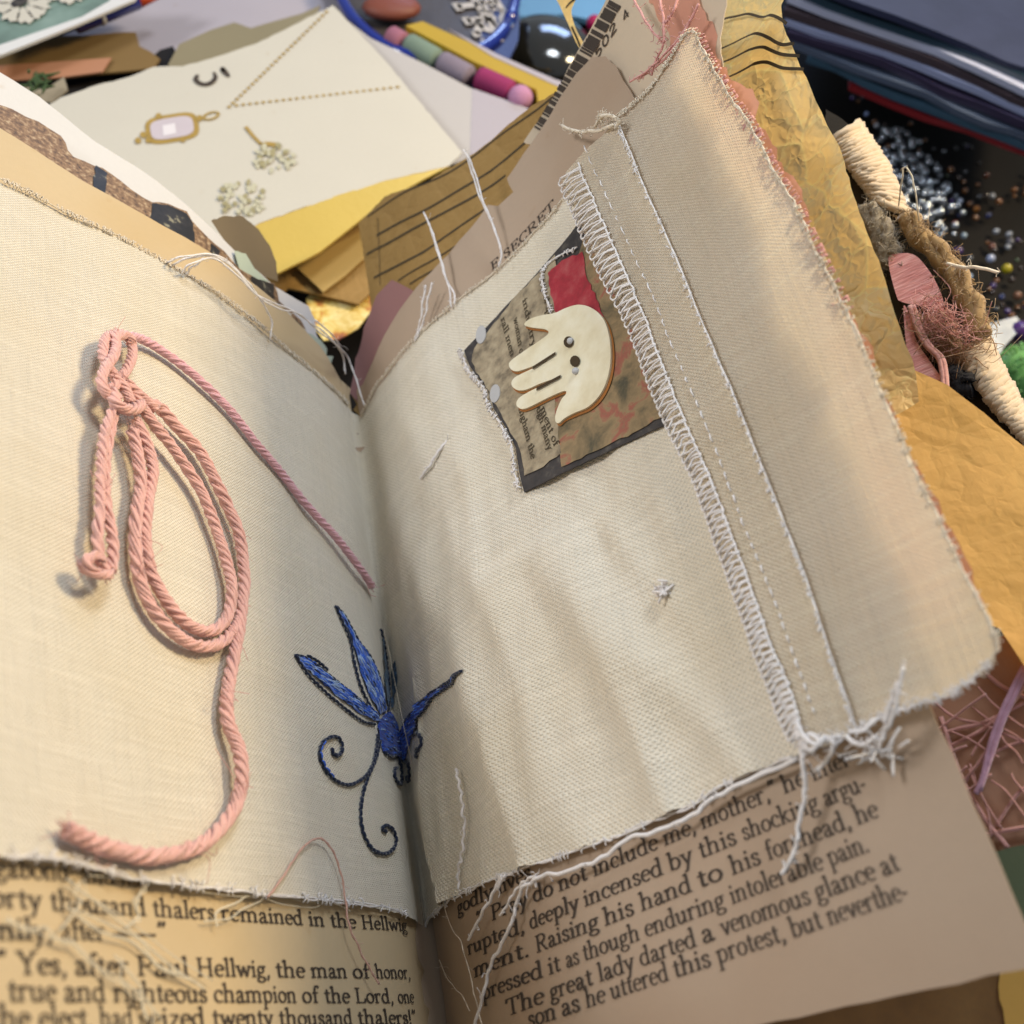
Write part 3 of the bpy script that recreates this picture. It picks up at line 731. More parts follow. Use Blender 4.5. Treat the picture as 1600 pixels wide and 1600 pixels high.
def fuzz(name, path, r0, n, flen, mat, S=T33, h=.012, seed=1, parent=None, core=True, fr=.00032):
    b = TB(); r = random.Random(seed); P = crom([S.at(x, y, h) for x, y in path], 8)
    if core:
        for k in range(3):
            q = []
            for i, p in enumerate(P):
                a = i * .22 + k * 2.1; q.append(p + np.array([math.cos(a), math.sin(a), math.sin(a + 1)]) * r0 * K * .30)
            b.tube(q, r0 * K * .60, 7, (.9, .9), lambda f: 1 + .12 * math.sin(f * 37 + k))
    for _ in range(n):
        p = P[r.randrange(len(P))]; d = np.array([r.gauss(0, 1) for _ in range(3)]); d /= np.linalg.norm(d)
        q0 = p + d * r0 * K * .8; e = np.array([r.gauss(0, 1) for _ in range(3)]); e /= np.linalg.norm(e)
        L = flen * K * r.uniform(.3, 1)
        e2 = np.array([r.gauss(0, 1) for _ in range(3)]) * .6
        b.tube(crom([q0, q0 + (d * .5 + e * .4) * L * .4, q0 + (d * .35 + e * .9) * L * .7, q0 + (d * .1 + e * .8 + e2) * L * .8], 4), fr * K * r.uniform(.5, 1.2), 3)
    return b.build(name, mat, parent)
M['jute'] = yarn('jute_twine', (164, 134, 88), .3, .1, 40)
fuzz('twine_wrap', [(1418, 342), (1440, 372), (1478, 408), (1505, 452), (1524, 490), (1530, 528)], .0105, 620, .011, M['jute'], parent=cv, seed=3)
fuzz('twine_wrap', [(1352, 330), (1372, 352), (1385, 385), (1392, 410)], .012, 500, .010, yarn('grey_wool', (150, 138, 116), .3, .1, 40), parent=cv, seed=4)
fuzz('fibre_tuft', [(1440, 505), (1465, 530), (1492, 545), (1515, 560)], .011, 520, .020, yarn('brown_fibre', (176, 140, 104), .3, .2, 40), parent=cv, seed=6, core=True)
fuzz('black_wool', [(1478, 588), (1496, 598), (1512, 606)], .012, 60, .01, plain('black_wool_mat', (40, 38, 40), .9, .4, 60), parent=cv, seed=7)
fuzz('fibre_tuft', [(1446, 480), (1470, 505), (1500, 530)], .010, 240, .022, M['pale_pink'], parent=cv, seed=16, core=False, h=.022)
M['ribbon'] = satin('pink_ribbon_silk', (196, 120, 112), (216, 146, 138), (232, 176, 168), .5)
patch(T33, 'silk_ribbon', [(1388, 405), (1405, 396), (1428, 398), (1446, 415), (1462, 440), (1474, 470), (1470, 488), (1440, 478), (1410, 472), (1400, 460)], .018, M['ribbon'], cv, curve=True)
patch(T33, 'silk_ribbon', [(1412, 478), (1424, 500), (1432, 532), (1450, 560), (1468, 586), (1478, 606), (1450, 604), (1424, 590), (1416, 540)], .022, M['ribbon'], cv, curve=True)
b = TB()
for o_ in (0, 5): b.tube(crom([T33.at(x + o_, y, .026) for x, y in ((1422, 478), (1432, 512), (1448, 540), (1466, 558), (1472, 580), (1474, 606))], 6), .0022 * K, 5)
b.build('ribbon_edge', M['pale_pink'], cv)

# lace leaf and papers at the lower right
lace = patch(T46, 'brown_cloth_leaf', [(1230, 1150), (1400, 1000), (1500, 1000), (1600, 990), (1680, 980), (1680, 1520), (1590, 1480), (1400, 1450), (1270, 1350)], 0, paper('brown_cloth', (188, 146, 120), .14, 0, .85, 1.5, stain=(150, 108, 84)), book, step=.03, jit=.001, thick=.001)
b = TB(); b2 = TB()
for pts, w in (([(1452, 1090), (1490, 1120), (1535, 1132), (1600, 1160)], 1), ([(1460, 1150), (1500, 1138), (1540, 1128), (1600, 1098)], 1.3), ([(1475, 1170), (1535, 1140), (1570, 1110)], 1.2), ([(1470, 1120), (1500, 1210), (1540, 1280), (1575, 1325)], 1.7),
               ([(1500, 1240), (1522, 1200), (1560, 1172), (1620, 1150)], 1), ([(1530, 1306), (1570, 1298), (1620, 1290)], 1.4), ([(1540, 1052), (1570, 1075), (1620, 1096)], 1.6), ([(1556, 1290), (1590, 1240), (1620, 1220)], 1.2)):
    b.tube(crom([T46.at(x, y, .004) for x, y in pts], 6), .0009 * K * w, 5)
for pts in ([(1600, 1040), (1580, 1080), (1560, 1125), (1545, 1170), (1535, 1215), (1524, 1240)], [(1604, 1046), (1584, 1088), (1566, 1128), (1551, 1172), (1530, 1236)]):
    b2.tube(crom([T46.at(x, y, .010) for x, y in pts], 6), .0017 * K, 5)
rr = random.Random(17)
for k in range(16):
    x0, y0 = rr.uniform(1470, 1600), rr.uniform(1060, 1290); an = rr.choice((.5, -.7, 1.2, 2.4)) + rr.uniform(-.3, .3); L = rr.uniform(50, 120)
    b.tube(crom([T46.at(x0 + math.cos(an) * L * u + rr.uniform(-4, 4), y0 + math.sin(an) * L * u + rr.uniform(-4, 4), .004 + .004 * rr.random()) for u in (-.5, -.2, .2, .5)], 5), .0007 * K, 4)
b.build('lace_thread', yarn('dusty_pink_thread', (216, 164, 156), .15, .1), lace); b2.build('lace_thread', M['lilac'], lace)
patch(T46, 'green_gauze_leaf', [(1420, 1300), (1560, 1330), (1600, 1320), (1660, 1310), (1660, 1460), (1590, 1440), (1470, 1430)], .006, paper('green_gauze', (112, 124, 96), .2, .1), book, step=.03, jit=.001)
patch(T46, 'yellow_leaf', [(1575, 1415), (1620, 1405), (1680, 1400), (1680, 1640), (1575, 1640), (1560, 1540)], .003, paper('yellow_leaf_paper', (216, 172, 92), .06), book, step=.04)
kb = patch(T46, 'brown_wood_print_leaf', [(1000, 1640), (1180, 1590), (1350, 1550), (1570, 1510), (1580, 1640)], .001, collage('wood_print', [(.3, (92, 62, 30)), (.5, (124, 88, 46)), (.7, (142, 106, 60))], .06, 3, .6, .3), book, step=.04)

# ================================================================== the canvas cloth across the fold
def hcanvas(a, b):
    if a > 0:
        e = min(1, a / .06) * max(0, min(1, (.40 - a) / .05))
        low_ = max(0, min(1, (-.02 - b) / .30))
        w = noise.noise(Vector((a * 26 + b * 5, b * 6, 3.1))) * .0080 * (.22 + low_) + noise.noise(Vector((a * 48 - b * 9, b * 14, 7))) * .0024 * (.3 + low_)
        r = abs(noise.noise(Vector((a * 17 + b * 6, b * 3.5, 9.7))))
        w += .0115 * max(0, .30 - r) * low_ * 2
        w += noise.noise(Vector((a * 8, b * 7, 12.0))) * .0035
        if a > .19 and b > -.31: w = min(w, .0012 + .0006 * math.tanh((w - .0012) / .002))
        return max(-.0010, e * w + .0012)
    e = min(1, -a / .05)
    return max(-.0010, .0012 + e * (.0034 * noise.noise(Vector((a * 9, b * 9, 5))) + .0008 * noise.noise(Vector((a * 30, b * 22, 8)))))
ct = [sv(*p) for p in ((0, 285), (50, 308), (100, 335), (180, 372), (250, 410), (300, 438), (350, 470), (400, 508), (450, 552), (500, 594), (540, 632))]
cb = [sv(*p) for p in ((0, 1340), (100, 1349), (200, 1374), (300, 1388), (420, 1400), (520, 1410), (600, 1421), (632, 1431))]
rtp = [sv(*p) for p in ((566, 652), (590, 606), (620, 566), (660, 522), (720, 470), (780, 424), (830, 374), (885, 312))]
rbt = [sv(*p) for p in ((672, 1437), (700, 1412), (724, 1397), (780, 1372), (840, 1352), (937, 1319), (975, 1304), (1084, 1259), (1106, 1244), (1157, 1217), (1240, 1184))]
vt0 = (ct[-1][1] + rtp[0][1]) / 2; vb0 = (cb[-1][1] + rbt[0][1]) / 2
poly = [(ct[0][0] - .08, ct[0][1] + .01)] + ct + [(0, vt0)] + rtp + [(rtp[-1][0] + .05, rtp[-1][1]), (rbt[-1][0] + .03, rbt[-1][1])] + rbt[::-1] + [(0, vb0 - .004)] + cb[::-1] + [(cb[0][0] - .10, cb[0][1])]
cloth = empty('embroidered_cloth', 'cream cotton cloth laid across the fold with a blue embroidered flower', 'cloth')
sheet_sv('cotton_panel', W, poly, hcanvas, M['canvas'], cloth, step=.0085, edge=.004, jit=.0007, uvscale=199.0)
# frayed edges
def fray(name, edge, parent, n, ln, mat, h=.0025, seed=1, r=.00055, bundle=True, S=W):
    b = TB(); rr = random.Random(seed)
    E_ = crom([np.array(p) for p in edge], 10); 
    d = [np.linalg.norm(E_[i + 1] - E_[i]) for i in range(len(E_) - 1)]; cum = np.r_[0, np.cumsum(d)]
    for i in range(n):
        x = rr.uniform(0, cum[-1]); k = min(len(d) - 1, int(np.searchsorted(cum, x) - 1)); k = max(0, k)
        p = E_[k] + (E_[k + 1] - E_[k]) * ((x - cum[k]) / (d[k] + 1e-9))
        t = (E_[k + 1] - E_[k]) / (d[k] + 1e-9); nn = np.array([-t[1], t[0]])
        l = ln * rr.uniform(.3, 1.1)
        q = [p - nn * .003, p + nn * l * .4 + t * rr.uniform(-.002, .002), p + nn * l + t * rr.uniform(-.6, .6) * l]
        b.tube([S.pos(z_[0], z_[1], h + rr.uniform(0, .002) * (j > 0)) for j, z_ in enumerate(crom(q, 3))], r * K * rr.uniform(.7, 1.2), 3)
    if bundle:
        for k in range(2):
            q = [E_[i] + np.array([rr.uniform(-.001, .001), rr.uniform(-.0012, .0012)]) for i in range(0, len(E_), 2)]
            b.tube([S.pos(z_[0], z_[1], h + rr.uniform(-.0004, .0008)) for z_ in crom(q, 3)], .0006 * K, 4)
    return b.build(name, mat, parent)
fray('frayed_edge', ct, cloth, 320, .0030, M['cream_thread'], seed=1)
fray('frayed_edge', rtp, cloth, 110, .002, M['cream_thread'], seed=2, bundle=True)
fray('frayed_edge', [(0, vb0 - .004)] + rbt, cloth, 40, .0025, M['white_thread'], seed=3)
fray('frayed_edge', cb[:], cloth, 46, .004, M['white_thread'], seed=4)

# embroidery
def stitch_fill(pts, mat, h=.0034, ang=None):
    P = [np.array(W.pix(x, y)) for x, y in pts]
    b = densify(P, .004, .0006, 5)
    c = sum(P) / len(P)
    if ang is None:
        i, j = max(((i, j) for i in range(len(P)) for j in range(i)), key=lambda q: np.linalg.norm(P[q[0]] - P[q[1]]))
        d = P[i] - P[j]
    else: d = np.array(ang, float)
    d /= np.linalg.norm(d); nn = np.array([-d[1], d[0]])
    pts2 = [tuple(p) for p in b]; nb = len(pts2)
    xs = [p[0] for p in pts2]; ys = [p[1] for p in pts2]
    st_ = .004; x = min(xs)
    while x < max(xs):
        y = min(ys)
        while y < max(ys):
            if inside(pts2[:nb], (x, y)): pts2.append((x, y))
            y += st_
        x += st_
    vv, ee, ff, *_ = delaunay_2d_cdt([Vector(p) for p in pts2], [], [list(range(nb))], 1, 1e-6)
    V = [W.pos(p[0], p[1], hcanvas(p[0], p[1]) + h * (.45 if inside(pts2[:nb], (p[0] * 1.0, p[1])) is False else 1) * .7) for p in vv]
    U = [((np.array(p) - c) @ d * 200, (np.array(p) - c) @ nn * 200) for p in vv]
    F = []
    for f in ff:
        a, q, e = (np.array(V[i]) for i in f[:3])
        F.append(tuple(f) if np.cross(q - a, e - a) @ (CAM * K - a) > 0 else tuple(f)[::-1])
    o = from_data('petal', V, F, mat, cloth, U)
    rr = random.Random(len(P)); area_ = (max(xs) - min(xs)) * (max(ys) - min(ys))
    if mat is M['teal']: return o
    for cmat, cnt in ((M['blue_strand'], 60), (M['pale_blue_strand'], 44 if mat is M['blue'] else 10), (M['navy'], 12)):
        tb_ = TB(); k = 0
        for _ in range(4000):
            if k >= cnt: break
            p = np.array([rr.uniform(min(xs), max(xs)), rr.uniform(min(ys), max(ys))])
            dd = d + nn * rr.uniform(-.12, .12); L = rr.uniform(.005, .012)
            if not (inside(pts2[:nb], p - dd * L * .5) and inside(pts2[:nb], p + dd * L * .5)): continue
            k += 1; q = []
            for u in (-.5, -.25, 0, .25, .5):
                z_ = p + dd * L * u; q.append(W.pos(z_[0], z_[1], hcanvas(z_[0], z_[1]) + h * .62 + .0010 * (1 - (2 * u) ** 2)))
            tb_.tube(q, .00042 * K * rr.uniform(.8, 1.25), 4)
        if k: tag(tb_.build('satin_stitch', cmat, o), kind='stuff')
    return o
PA = [(459, 1025), (470, 1027), (484, 1036), (509, 1055), (530, 1074), (556, 1096), (587, 1121), (590, 1128), (578, 1128), (556, 1117), (519, 1088), (492, 1062), (474, 1045)]
PB = [(522, 948), (530, 956), (538, 968), (556, 1002), (570, 1022), (579, 1040), (594, 1081), (598, 1112), (590, 1118), (577, 1100), (566, 1075), (556, 1040), (546, 1000), (533, 970)]
PD = [(629, 1146), (641, 1121), (659, 1101), (678, 1082), (700, 1066), (722, 1058), (741, 1053), (722, 1064), (700, 1074), (682, 1088), (667, 1114), (652, 1141), (646, 1170), (634, 1178)]
PC = [(621, 1032), (624, 1060), (623, 1078), (617, 1098), (608, 1108), (608, 1080), (612, 1056)]
PE = [(592, 984), (597, 1008), (602, 1050), (604, 1090), (602, 1112), (597, 1080), (595, 1030)]
BO = [(584, 1131), (596, 1116), (606, 1112), (617, 1130), (629, 1143), (640, 1140), (646, 1152), (645, 1174), (636, 1188), (622, 1184), (606, 1180), (592, 1176), (585, 1152)]
for P_, m_ in ((PA, 'blue'), (PB, 'blue'), (PD, 'deep_blue'), (PC, 'teal'), (PE, 'teal'), (BO, 'deep_blue')): stitch_fill(P_, M[m_])
def backstitch(name, paths, r, mat, parent, h=.0025, seg=.0052, surf=W, hf=hcanvas, seed=3):
    b = TB(); rr = random.Random(seed)
    for pts in paths:
        P = crom([np.array(surf.pix(x, y)) for x, y in pts], 10)
        d = np.r_[0, np.cumsum([np.linalg.norm(P[i + 1] - P[i]) for i in range(len(P) - 1)])]
        n = max(2, int(d[-1] / seg))
        for i in range(n):
            q = []
            for u in (0, .33, .66, 1):
                x = d[-1] * (i + u * 1.12) / n; x = min(x, d[-1])
                p = np.array([np.interp(x, d, [z_[0] for z_ in P]), np.interp(x, d, [z_[1] for z_ in P])])
                q.append(surf.pos(p[0], p[1], hf(p[0], p[1]) + h * math.sin(math.pi * (.15 + .7 * u)) - .0006 + rr.uniform(0, .0004)))
            b.tube(q, r * K * rr.uniform(.85, 1.15), 5, (1, .85))
    return b.build(name, mat, parent)
def shift(pts, dx, dy): return [(x + dx, y + dy) for x, y in pts]
for st_ in ([PA[:7]], [[PA[0], (474, 1050), (490, 1070), (519, 1098), (556, 1128), (580, 1134)]], [[(478, 1026), (492, 1034), (509, 1048)]], [PB[:8]], [[PB[0], (531, 972), (543, 1002), (549, 1038), (558, 1075), (573, 1108)]],
            [[(629, 1146)] + PD[1:7]], [PD[6:12]], [[(690, 1074), (704, 1066), (722, 1059), (744, 1052)]], [PE[:5]], [[(594, 1178), (606, 1184), (620, 1180), (634, 1190)]]):
    backstitch('outline_stitch', st_, .0012, M['navy'], cloth)
TD = [[(583, 1150), (580, 1172), (573, 1200), (560, 1219), (540, 1228), (518, 1218), (502, 1198), (496, 1176), (502, 1160), (516, 1153), (526, 1160), (528, 1174), (523, 1183), (515, 1179), (514, 1171)],
      [(587, 1160), (578, 1190), (569, 1212), (562, 1240), (559, 1275), (565, 1306), (580, 1330), (600, 1335), (611, 1322), (609, 1304), (598, 1292), (591, 1297), (598, 1302)],
      [(619, 1183), (624, 1205), (623, 1226), (613, 1220), (611, 1205), (617, 1200)],
      [(647, 1152), (656, 1145), (666, 1145), (672, 1160), (667, 1181), (660, 1179), (661, 1168)],
      [(634, 1190), (646, 1192), (649, 1208), (646, 1222), (642, 1212)]]
for t_ in TD: backstitch('tendril', [t_], .0015, M['navy'], cloth, seed=8)
for t_ in (TD[0][5:9],): backstitch('tendril', [t_], .0008, M['blue'], cloth, h=.004, seed=9)

# ================================================================== picture card on the canvas
pc = empty('picture_card', 'dark edged collage picture card with a cream hand shaped button', 'picture')
HC = .0050
def onc(name, pts, lift, mat, parent=None, curve=False, jit=.0006, step=.015, thick=0):
    return patch(W, name, pts, HC + lift, mat, parent or pc, jit=jit, curve=curve, step=step, hb=HC, thick=thick)
cardo = onc('card_base', [(725, 548), (790, 478), (860, 402), (906, 345), (960, 330), (1062, 650), (1040, 662), (960, 700), (880, 738), (819, 769), (812, 742), (806, 700), (790, 668), (772, 640), (762, 610), (745, 588), (733, 570)], 0, M['dark_border'], thick=.0014, jit=.0003)
onc('newsprint', [(742, 545), (800, 470), (868, 398), (880, 470), (868, 560), (868, 640), (880, 706), (850, 730), (820, 744), (812, 700), (780, 640), (760, 606), (738, 566)], .0008, M['news'], jit=.0012)
onc('floral_print', [(880, 470), (912, 372), (960, 345), (1040, 600), (1046, 646), (1000, 672), (930, 706), (878, 730), (868, 640), (868, 560)], .0008, M['floral_print'], jit=.0012)
onc('red_scrap', [(858, 428), (880, 408), (912, 394), (918, 432), (938, 474), (946, 496), (912, 494), (872, 492), (862, 462)], .0016, M['red_print'], jit=.0012)
fray('torn_edge', [W.pix(x, y) for x, y in ((725, 550), (740, 585), (762, 610), (772, 640), (790, 668), (806, 700), (812, 742), (819, 769))], pc, 60, .003, M['white_thread'], h=.0062, seed=12, r=.0008)
fray('torn_edge', [W.pix(x, y) for x, y in ((871, 494), (860, 462), (857, 430), (880, 407), (912, 393))], pc, 20, .0015, M['white_thread'], h=.0070, seed=13, r=.0007)
for t_, a_, b_ in (('equal qu', (846, 440), (858, 500)), ('industry of', (818, 470), (838, 570)), ('woman of', (804, 500), (815, 560)), ('ingham the', (812, 640), (832, 720)), ('though many', (834, 620), (858, 706)), ('ment of', (846, 640), (868, 700)), ('rall men', (784, 500), (800, 560))):
    acc = ([], []); type_line(acc, W, t_, W.pix(*a_, HC), W.pix(*b_, HC), .0036, HC + .0015, thick=.17, thin=.09)
    from_data('newsprint_text', acc[0], acc[1], M['faint_ink'], pc)
# the button: five fingers pointing down left, thumb and little finger splayed
hb_ = [(948, 500), (957, 525), (960, 556), (956, 590), (944, 618), (925, 638), (903, 648), (888, 656), (878, 664), (873, 660), (874, 648), (882, 628), (890, 618), (886, 614),
       (862, 624), (834, 638), (820, 642), (812, 636), (815, 626), (830, 616), (856, 603), (868, 596), (850, 602), (826, 612), (812, 612), (804, 604), (808, 594), (826, 584), (850, 573), (862, 566), (846, 572), (818, 582), (806, 582), (800, 574), (804, 566), (826, 550), (850, 534), (862, 524), (858, 518),
       (846, 516), (832, 514), (824, 510), (832, 502), (850, 496), (872, 492), (890, 484), (910, 479), (930, 484)]
rim = onc('button_rim_shading', [(p[0] + (3 if p[0] > 900 else 0), p[1] + 3) for p in hb_], .0018, M['brown_rim'], curve=True, jit=0)  # offset brown copy of the hand paints the shading along its rim
btn = onc('hand_button', hb_, .0038, M['button'], curve=True, jit=0, step=.006, thick=.0018)
md = btn.modifiers.new('round', 'BEVEL'); md.width = .0022; md.segments = 2; md.limit_method = 'ANGLE'
for a_, b_ in (((868, 552), (832, 575)), ((876, 588), (838, 608))):
    ribbon(W, [a_, between(a_, b_, .5), b_], .0030, HC + .0050, 'finger_gap', M['dark_hole'], btn, smooth=False)
for c_ in ((895, 538), (905, 568)):
    onc('button_hole', [(c_[0] + 8 * math.cos(t) , c_[1] + 9 * math.sin(t)) for t in np.linspace(0, 6.0, 12)], .0046, M['dark_hole'], btn, jit=0)
for c_ in ((892, 533), (900, 580)):
    b = TB(); b.blob(W.at(c_[0], c_[1], HC + .0043), .0034 * K, 10, (1, 1, .7)); b.build('button_bead', M['silver'], btn)
for c_ in ((753, 524), (775, 616)):
    onc('snap', [(c_[0] + 8 * math.cos(t) * .9 - 3 * math.sin(t), c_[1] + 14 * math.sin(t) + 3 * math.cos(t)) for t in np.linspace(0, 6.0, 16)], .0016, M['silver'], jit=0, thick=.0008)


# ================================================================== hemmed flap
flap = empty('hem_flap', 'beige cotton hem scrap with white overlocked edge folded over the right page', 'fabric scrap')
eo = [(885, 268), (879, 281), (890, 310), (905, 342), (925, 388), (948, 434), (978, 491), (1005, 556), (1030, 624), (1060, 690), (1094, 768), (1131, 872), (1162, 950), (1190, 1030), (1212, 1092), (1232, 1140), (1246, 1166)]
rg = [(962, 188), (978, 226), (1000, 282), (1040, 372), (1085, 478), (1140, 604), (1185, 722), (1228, 832), (1262, 920), (1296, 1022), (1320, 1090), (1336, 1142)]
re_ = [(1336, 1142), (1385, 1116), (1430, 1102), (1480, 1088), (1520, 1062), (1548, 1034), (1558, 1006), (1545, 968), (1505, 892), (1462, 800), (1425, 724), (1388, 636), (1352, 548), (1322, 484), (1290, 420), (1262, 362), (1238, 312), (1209, 268), (1194, 237), (1172, 194), (1144, 156), (1122, 119), (1100, 81), (1088, 53), (1074, 52), (1066, 62), (1047, 94), (1016, 140), (990, 164), (966, 184)]
def hflap(a, b): return .008 + .0016 * noise.noise(Vector((a * 20, b * 40, 31))) * max(0, 1 - abs(a - .40) / .06) + .0035 * noise.noise(Vector((a * 10, b * 6, 21))) + .0012 * noise.noise(Vector((a * 34, b * 10, 23)))
patch(W, 'cotton_panel', re_ + [(x - 16, y + 4) for x, y in rg], hflap, M['flap'], flap, step=.010, edge=.005, jit=.0007, hb=.008)
def hhem(a, b): return hflap(a, b) + .0048 + .0008 * noise.noise(Vector((a * 60, b * 8, 2)))
patch(W, 'hem_band', eo + [(1290, 1166)] + rg[::-1] + [(940, 212), (912, 236)], hhem, M['flap'], flap, step=.008, edge=.004, jit=.0006, hb=.0128)
def on_hem(x, y, dh=0):
    a, b = W.pix(x, y, .0128); return W.pos(a, b, hhem(a, b) + dh)
b = TB(); q = crom([np.array(p) for p in rg], 8); rr = random.Random(3)
b.tube([on_hem(p[0] + rr.uniform(-.5, .5), p[1], -.0008) for p in q], .0008 * K, 7)
for k in range(260):
    p = q[rr.randrange(len(q) - 1)]; o0 = on_hem(p[0] + rr.uniform(-2, 2), p[1] + rr.uniform(-4, 4), .0012)
    o1 = on_hem(p[0] + rr.uniform(-5, 5), p[1] + rr.uniform(-7, 7), .0015); b.tube([o0, (o0 + o1) / 2, o1], .0005 * K, 3)
b.build('folded_ridge', M['white_thread'], flap)
fray('frayed_edge', [W.pix(x, y, .008) for x, y in re_[4:26]], flap, 170, .0026, M['cream_thread'], h=.0085, seed=31, r=.0004)
fray('pink_fray', [W.pix(x, y, .006) for x, y in [(p[0] + 5, p[1]) for p in re_[13:27]]], flap, 150, .0075, M['pale_pink'], h=.006, seed=35, r=.0006, bundle=False)
fray('frayed_edge', [W.pix(x, y, .008) for x, y in re_[:6]], flap, 40, .003, M['white_thread'], h=.009, seed=32, r=.0004)
fray('frayed_edge', [W.pix(x, y, .008) for x, y in re_[24:]], flap, 60, .003, M['cream_thread'], h=.0085, seed=33)
# overlock stitching
ei = [(900, 248), (907, 255), (922, 292), (944, 342), (966, 394), (988, 444), (1011, 498), (1040, 570), (1064, 631), (1092, 702), (1122, 774), (1154, 860), (1186, 944), (1214, 1020), (1240, 1085), (1252, 1124), (1256, 1150)]
def resamp(pts, n):
    P = np.array(crom([np.array(p, float) for p in pts], 10)); d = np.r_[0, np.cumsum(np.linalg.norm(np.diff(P, axis=0), axis=1))]
    x = np.linspace(0, d[-1], n); return np.c_[np.interp(x, d, P[:, 0]), np.interp(x, d, P[:, 1])]
N = 84; A_ = resamp(eo[1:], N); B_ = resamp(ei[1:], N)
rr = random.Random(19); jt = np.cumsum([rr.gauss(0, .9) * .6 for _ in range(N)]); jt -= np.linspace(jt[0], jt[-1], N)
A_[:, 1] += np.clip(jt, -4, 4); B_[:, 1] += np.clip(np.roll(jt, 3), -4, 4)
b = TB(); rr = random.Random(9)
for i in range(N - 2):
    a0, a1, a2 = A_[i], A_[i + 1], A_[min(N - 1, i + 2)]; b0, b1 = B_[i], B_[i + 1]
    out = (a1 - b1) / np.linalg.norm(a1 - b1)
    j = lambda s=1.2, : _j(s * 1.7)
    _j = lambda s: np.array([rr.uniform(-s, s), rr.uniform(-s, s)])
    w1 = [a0 + j(.6), a0 * .5 + (b0 + b1) * .25 + j(), b0 * .3 + b1 * .7 + j(.8), b1 + j(.6)]
    w2 = [b1 + j(.6), b1 * .55 + a1 * .45 + (a0 - a1) * .3 + j(), a1 * .9 + b1 * .1 + j(.6), a1 + out * 3]
    loop = [a0 + out * 1, a0 * .7 + a1 * .3 + out * (5 + rr.random() * 2), a1 * .8 + a0 * .2 + out * 5, a1 + out * .5, a1 - out * 2]
    for path, dh in ((w1, .0022), (w2, .0030), (loop, .0010)):
        b.tube([on_hem(p[0], p[1], dh + rr.uniform(0, .0006)) for p in crom(path, 4)], .00082 * K, 4)
    b.tube([on_hem(p[0], p[1], .0026) for p in crom([b0 + j(.6), (b0 + b1) / 2 + j(1.0) , b1 + j(.6)], 3)], .0008 * K, 4)
b.build('overlock_stitch', M['white_thread'], flap)
rs = resamp([(912, 227), (932, 270), (952, 314), (991, 399), (1017, 454), (1049, 534), (1101, 657), (1133, 744), (1165, 830), (1217, 957), (1262, 1085), (1276, 1122)], 50)
b = TB()
for i in range(0, 49):
    p0, p1 = rs[i], rs[i + 1]; L = (p1 - p0)
    b.tube([on_hem(*(p0 + L * rr.uniform(0, .2) + rr.uniform(-1, 1)), -.0002), on_hem(*(p0 + L * .45 + np.array([rr.uniform(-1, 1), 0])), .0011), on_hem(*(p0 + L * rr.uniform(.6, .85)), -.0003)], .0006 * K * rr.uniform(.8, 1.2), 4)
b.build('running_stitch', M['white_thread'], flap)

# ================================================================== pink cord
def twist(b, pts, r, plies=3, pitch=6.5, sides=7, n=6, phase=0, taper=None, step=None):
    P = crom(pts, n); P = [np.asarray(p) for p in P]
    # even spacing
    d = np.r_[0, np.cumsum([np.linalg.norm(P[i + 1] - P[i]) for i in range(len(P) - 1)])]
    m = max(8, int(d[-1] / (r * .55))); x = np.linspace(0, d[-1], m)
    P = np.c_[[np.interp(x, d, [p[k] for p in P]) for k in range(3)]].T
    N_ = np.array([0, 0, 1.0]); sub = 3; strands = [[] for _ in range(plies * sub)]
    sd = random.random() * 90; ph = phase
    for i in range(m):
        t = P[min(i + 1, m - 1)] - P[max(i - 1, 0)]; t /= np.linalg.norm(t)
        N_ = N_ - t * (N_ @ t); N_ /= np.linalg.norm(N_); B__ = np.cross(t, N_)
        z = x[i] / r
        ph -= 2 * math.pi * (.55 / pitch) * (1 + .55 * noise.noise(Vector((z * .09, sd, 0))))
        wob = r * .10
        c_ = P[i] + N_ * wob * noise.noise(Vector((z * .12, sd, 5))) + B__ * wob * noise.noise(Vector((z * .12, sd, 9)))
        for k in range(plies):
            a = ph + 2 * math.pi * k / plies
            rk = r * (.50 + .10 * noise.noise(Vector((z * .15, sd, k * 3.0))))
            pc_ = c_ + (N_ * math.cos(a) + B__ * math.sin(a)) * rk
            for j in range(sub):
                a2 = a + 2.09 * j + z * .25 + .8 * noise.noise(Vector((z * .2, k, j * 2.0)))
                strands[k * sub + j].append(pc_ + (N_ * math.cos(a2) + B__ * math.sin(a2)) * r * .25)
    for s_ in strands: b.tube(s_, r * .33, 5)
    for k in range(int(m * .8)):   # fuzz
        i = random.randrange(m); a = random.uniform(0, 6.28); t = P[min(i + 1, m - 1)] - P[max(i - 1, 0)]; t /= np.linalg.norm(t) + 1e-9
        d_ = np.array([random.gauss(0, 1) for _ in range(3)]); d_ -= t * (d_ @ t) * .3; d_ /= np.linalg.norm(d_)
        p = P[i] + d_ * r * .8; L = r * random.uniform(.4, 1.3); e_ = np.array([random.gauss(0, 1) for _ in range(3)]) * L * .4
        b.tube([p, p + d_ * L * .35 + t * L * .4 + e_ * .4, p + d_ * L * .5 + t * L + e_], r * .022, 3)
    for e0, e1 in ((P[0], P[1]), (P[-1], P[-2])):
        t = e0 - e1; t /= np.linalg.norm(t)
        for k in range(16):
            d_ = np.array([random.gauss(0, 1) for _ in range(3)]); q = e0 + d_ * r * .35
            b.tube([q - t * r, q + t * r * .4, q + (t + d_ * .25) * r * random.uniform(.3, .8)], r * .07, 3)
def cordpts(pts, surf=W, r0_=.003):
    return [surf.at(x, y, r0_ + h * .55) for x, y, h in pts]
RC = .0044
cordo = empty('pink_cord', 'twisted salmon pink cotton cord knotted in a loop on the left cloth', 'cord')
b = TB()   # the pale end towards the fold
